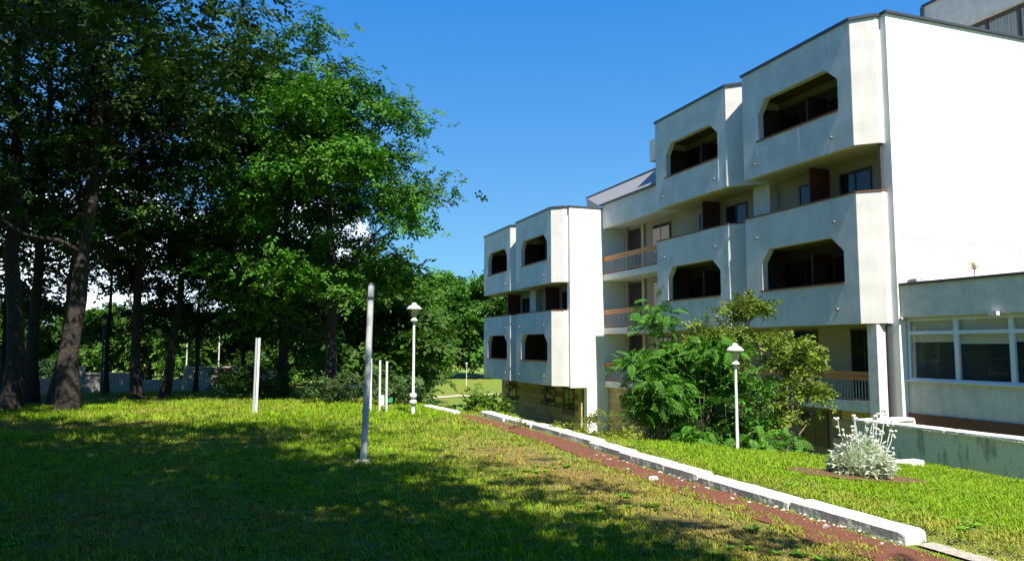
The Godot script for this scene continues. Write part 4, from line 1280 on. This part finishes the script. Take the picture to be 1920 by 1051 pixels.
	for i in 620:
		var a := g.randf() * TAU
		var r := sqrt(g.randf()) * 0.33
		var y := 0.03 + g.randf() * 0.52 * (1.0 - 0.6 * r / 0.33)
		var bas := Basis.from_euler(Vector3(g.randfn() * 0.3, -a + g.randfn() * 0.7, 0.85 + g.randfn() * 0.45))
		xf.append(Transform3D(bas.scaled(Vector3.ONE * g.randf_range(0.7, 1.2)), Vector3(cos(a) * r, y, sin(a) * r * 0.7)))
		var k := g.randf_range(0.75, 1.1)
		tints.append(Color(0.62 * k, 0.66 * k, 0.6 * k))
	scatter("foliage", leaf, xf, tints, t, M.leaf)
	var stalk_m := mat("silver_stalk", lin(0.5, 0.53, 0.46), 0.9)
	for s in [[-0.4, 0.86, 0.0], [-0.2, 0.9, 0.1], [-0.06, 0.85, -0.05], [0.12, 0.8, 0.0], [0.42, 0.95, 0.05], [0.36, 0.82, -0.1], [0.62, 0.78, 0.0], [-0.3, 0.62, 0.1], [0.08, 0.6, 0.12], [0.28, 0.66, 0.1], [0.2, 0.88, 0.06], [0.34, 0.9, 0.0], [-0.36, 0.7, 0.05], [0.0, 0.72, -0.1], [0.5, 0.66, 0.1]]:
		var q := MB.new()
		var tip := Vector3(s[0], s[1], s[2])
		q.tube(bent(Vector3(s[0] * 0.55, 0.1, s[2]), tip, 4, 0.02, g), [0.009, 0.008, 0.008, 0.007, 0.005], 6)
		for k in 5:
			var c := tip + Vector3(g.randf_range(-0.035, 0.035), 0.0 if k < 2 else -g.randf_range(0.0, 0.35), g.randf_range(-0.03, 0.03))
			q.lathe(c, [Vector2(0, -0.02), Vector2(0.018, -0.008), Vector2(0.02, 0.012), Vector2(0, 0.02)], 7)
		part("flower_stalk", q.mesh(), stalk_m, t)

# ---------------------------------------------------------------- grass
func tuft(seed_: int, n: int, rad: float, h: float) -> ArrayMesh:
	var g := RandomNumberGenerator.new()
	g.seed = seed_
	var st := SurfaceTool.new()
	st.begin(Mesh.PRIMITIVE_TRIANGLES)
	for i in n:
		var a := g.randf() * TAU
		var r := sqrt(g.randf()) * rad
		var p := Vector3(cos(a) * r, 0, sin(a) * r)
		var d := g.randf() * TAU
		var hh := h * g.randf_range(0.5, 1.2)
		var bend := Vector3(cos(d), 0, sin(d)) * hh * g.randf_range(0.2, 0.9)
		var side := Vector3(-sin(d), 0, cos(d)) * 0.0045 * g.randf_range(0.8, 1.6)
		var q := p + bend * 0.35 + Vector3(0, hh * 0.6, 0)
		var tip := p + bend + Vector3(0, hh * 0.95, 0)
		for v in [p - side, p + side, q + side * 0.7, p - side, q + side * 0.7, q - side * 0.7, q - side * 0.7, q + side * 0.7, tip]:
			st.add_vertex(v)
	return st.commit()

func grass():
	var g := RandomNumberGenerator.new()
	g.seed = 900
	var meshes := [tuft(1, 16, 0.075, 0.042), tuft(2, 14, 0.09, 0.055), tuft(3, 12, 0.16, 0.065)]
	var xf := [[], [], []]
	var tints := [[], [], []]
	# [x0, x1, z0, z1, tufts a square metre, mesh, scale]
	for q in [[-3.0, 13.9, -9.5, -3.6, 170.0, 0, 1.0], [-5.5, 13.9, -14.5, -9.5, 95.0, 1, 1.0], [-9.0, 6.0, -24.0, -14.5, 52.0, 1, 1.35], [-14.0, 6.0, -34.0, -24.0, 16.0, 2, 1.3], [6.0, 17.5, -30.0, -14.5, 18.0, 2, 1.5], [4.5, 17.0, -58.0, -30.0, 5.0, 2, 2.2]]:
		var n := int((q[1] - q[0]) * (q[3] - q[2]) * q[4])
		for i in n:
			var x := g.randf_range(q[0], q[1])
			var z := g.randf_range(q[2], q[3])
			# outside the view and a margin round it
			var az := atan2(x, -z)
			if az < -0.36 or az > 1.08:
				continue
			if x > 4.75 and x < (5.63 if z > -9.0 else 5.85) and z > -17.9:
				if x > 5.35 or x > 5.02 - 0.16 * fine_noise.get_noise_2d(x * 5.0, z * 5.0) and g.randf() < 0.93:
					continue
			if Vector2((x - 8.45) / 1.15, (z + 8.75) / 0.6).length() < 0.55 + 0.45 * fine_noise.get_noise_2d(x * 8.0, z * 8.0):
				continue
			var d := dryness(x, z)
			if g.randf() < 0.35 * d:
				continue
			var dd := clampf(d + g.randfn() * 0.16, 0, 1)
			var k := g.randf_range(0.75, 1.25)
			var c := GRASS.lerp(DRY, dd) * k
			c.a = 1.0
			var m: int = q[5] if g.randf() < 0.75 else mini(2, q[5] + 1)
			var s: float = q[6] * g.randf_range(0.7, 1.25)
			var tall := 1.25 - 0.75 * d
			if x > 5.8 and z > -13.0:
				tall *= 0.85
			var bas := Basis.from_euler(Vector3(0, g.randf() * TAU, 0)).scaled(Vector3(s, s * tall, s))
			xf[m].append(Transform3D(bas, Vector3(x, gh(x, z) - 0.004, z)))
			tints[m].append(c)
	var root := Node3D.new()
	root.name = "lawn_grass"
	add_child(root)
	# broad-leaved weeds in the turf and leaves dropped from the trees
	var weed := SurfaceTool.new()
	weed.begin(Mesh.PRIMITIVE_TRIANGLES)
	for i in 9:
		var a := TAU * i / 9.0 + 0.3 * sin(i * 5.0)
		var dr := Vector3(cos(a), 0.35 + 0.2 * sin(i * 3.0), sin(a)).normalized()
		var up := (Vector3.UP - dr * dr.y).normalized()
		leaf_tri(weed, Vector3.ZERO, dr, up, 0.075, 0.03)
	var wx := []
	var wt := []
	var lx := []
	var lt := []
	for i in 2600:
		var x := g.randf_range(-6.0, 13.5)
		var z := -4.0 - 18.0 * pow(g.randf(), 1.4)
		if (x > 4.6 and x < 5.9) or (x > 5.9 and z < -12.5):
			continue
		if patch_noise.get_noise_2d(x * 14.0, z * 14.0) > 0.05:
			var s := g.randf_range(0.6, 1.3)
			wx.append(Transform3D(Basis.from_euler(Vector3(0, g.randf() * TAU, 0)).scaled(Vector3.ONE * s), Vector3(x, gh(x, z) + 0.012, z)))
			var k := g.randf_range(0.7, 1.2)
			wt.append(Color(0.13 * k, 0.27 * k, 0.02 * k))
		elif x < 4.6:
			lx.append(Transform3D(Basis.from_euler(Vector3(g.randfn() * 0.3, g.randf() * TAU, g.randfn() * 0.3)).scaled(Vector3.ONE * g.randf_range(0.6, 1.1)), Vector3(x, gh(x, z) + 0.03, z)))
			var k := g.randf_range(0.6, 1.2)
			lt.append(Color(0.26 * k, 0.16 * k, 0.06 * k))
	scatter("weeds", weed.commit(), wx, wt, root, M.blade)
	var fallen := SurfaceTool.new()
	fallen.begin(Mesh.PRIMITIVE_TRIANGLES)
	leaf_tri(fallen, Vector3(-0.04, 0, 0), Vector3.RIGHT, Vector3.UP, 0.085, 0.05)
	scatter("fallen_leaves", fallen.commit(), lx, lt, root, M.blade)
	tag(root, "short uneven grass blades covering the lawn on both sides of the kerb", "grass", "", "stuff")
	for k in 3:
		scatter("blades", meshes[k], xf[k], tints[k], root, M.blade)
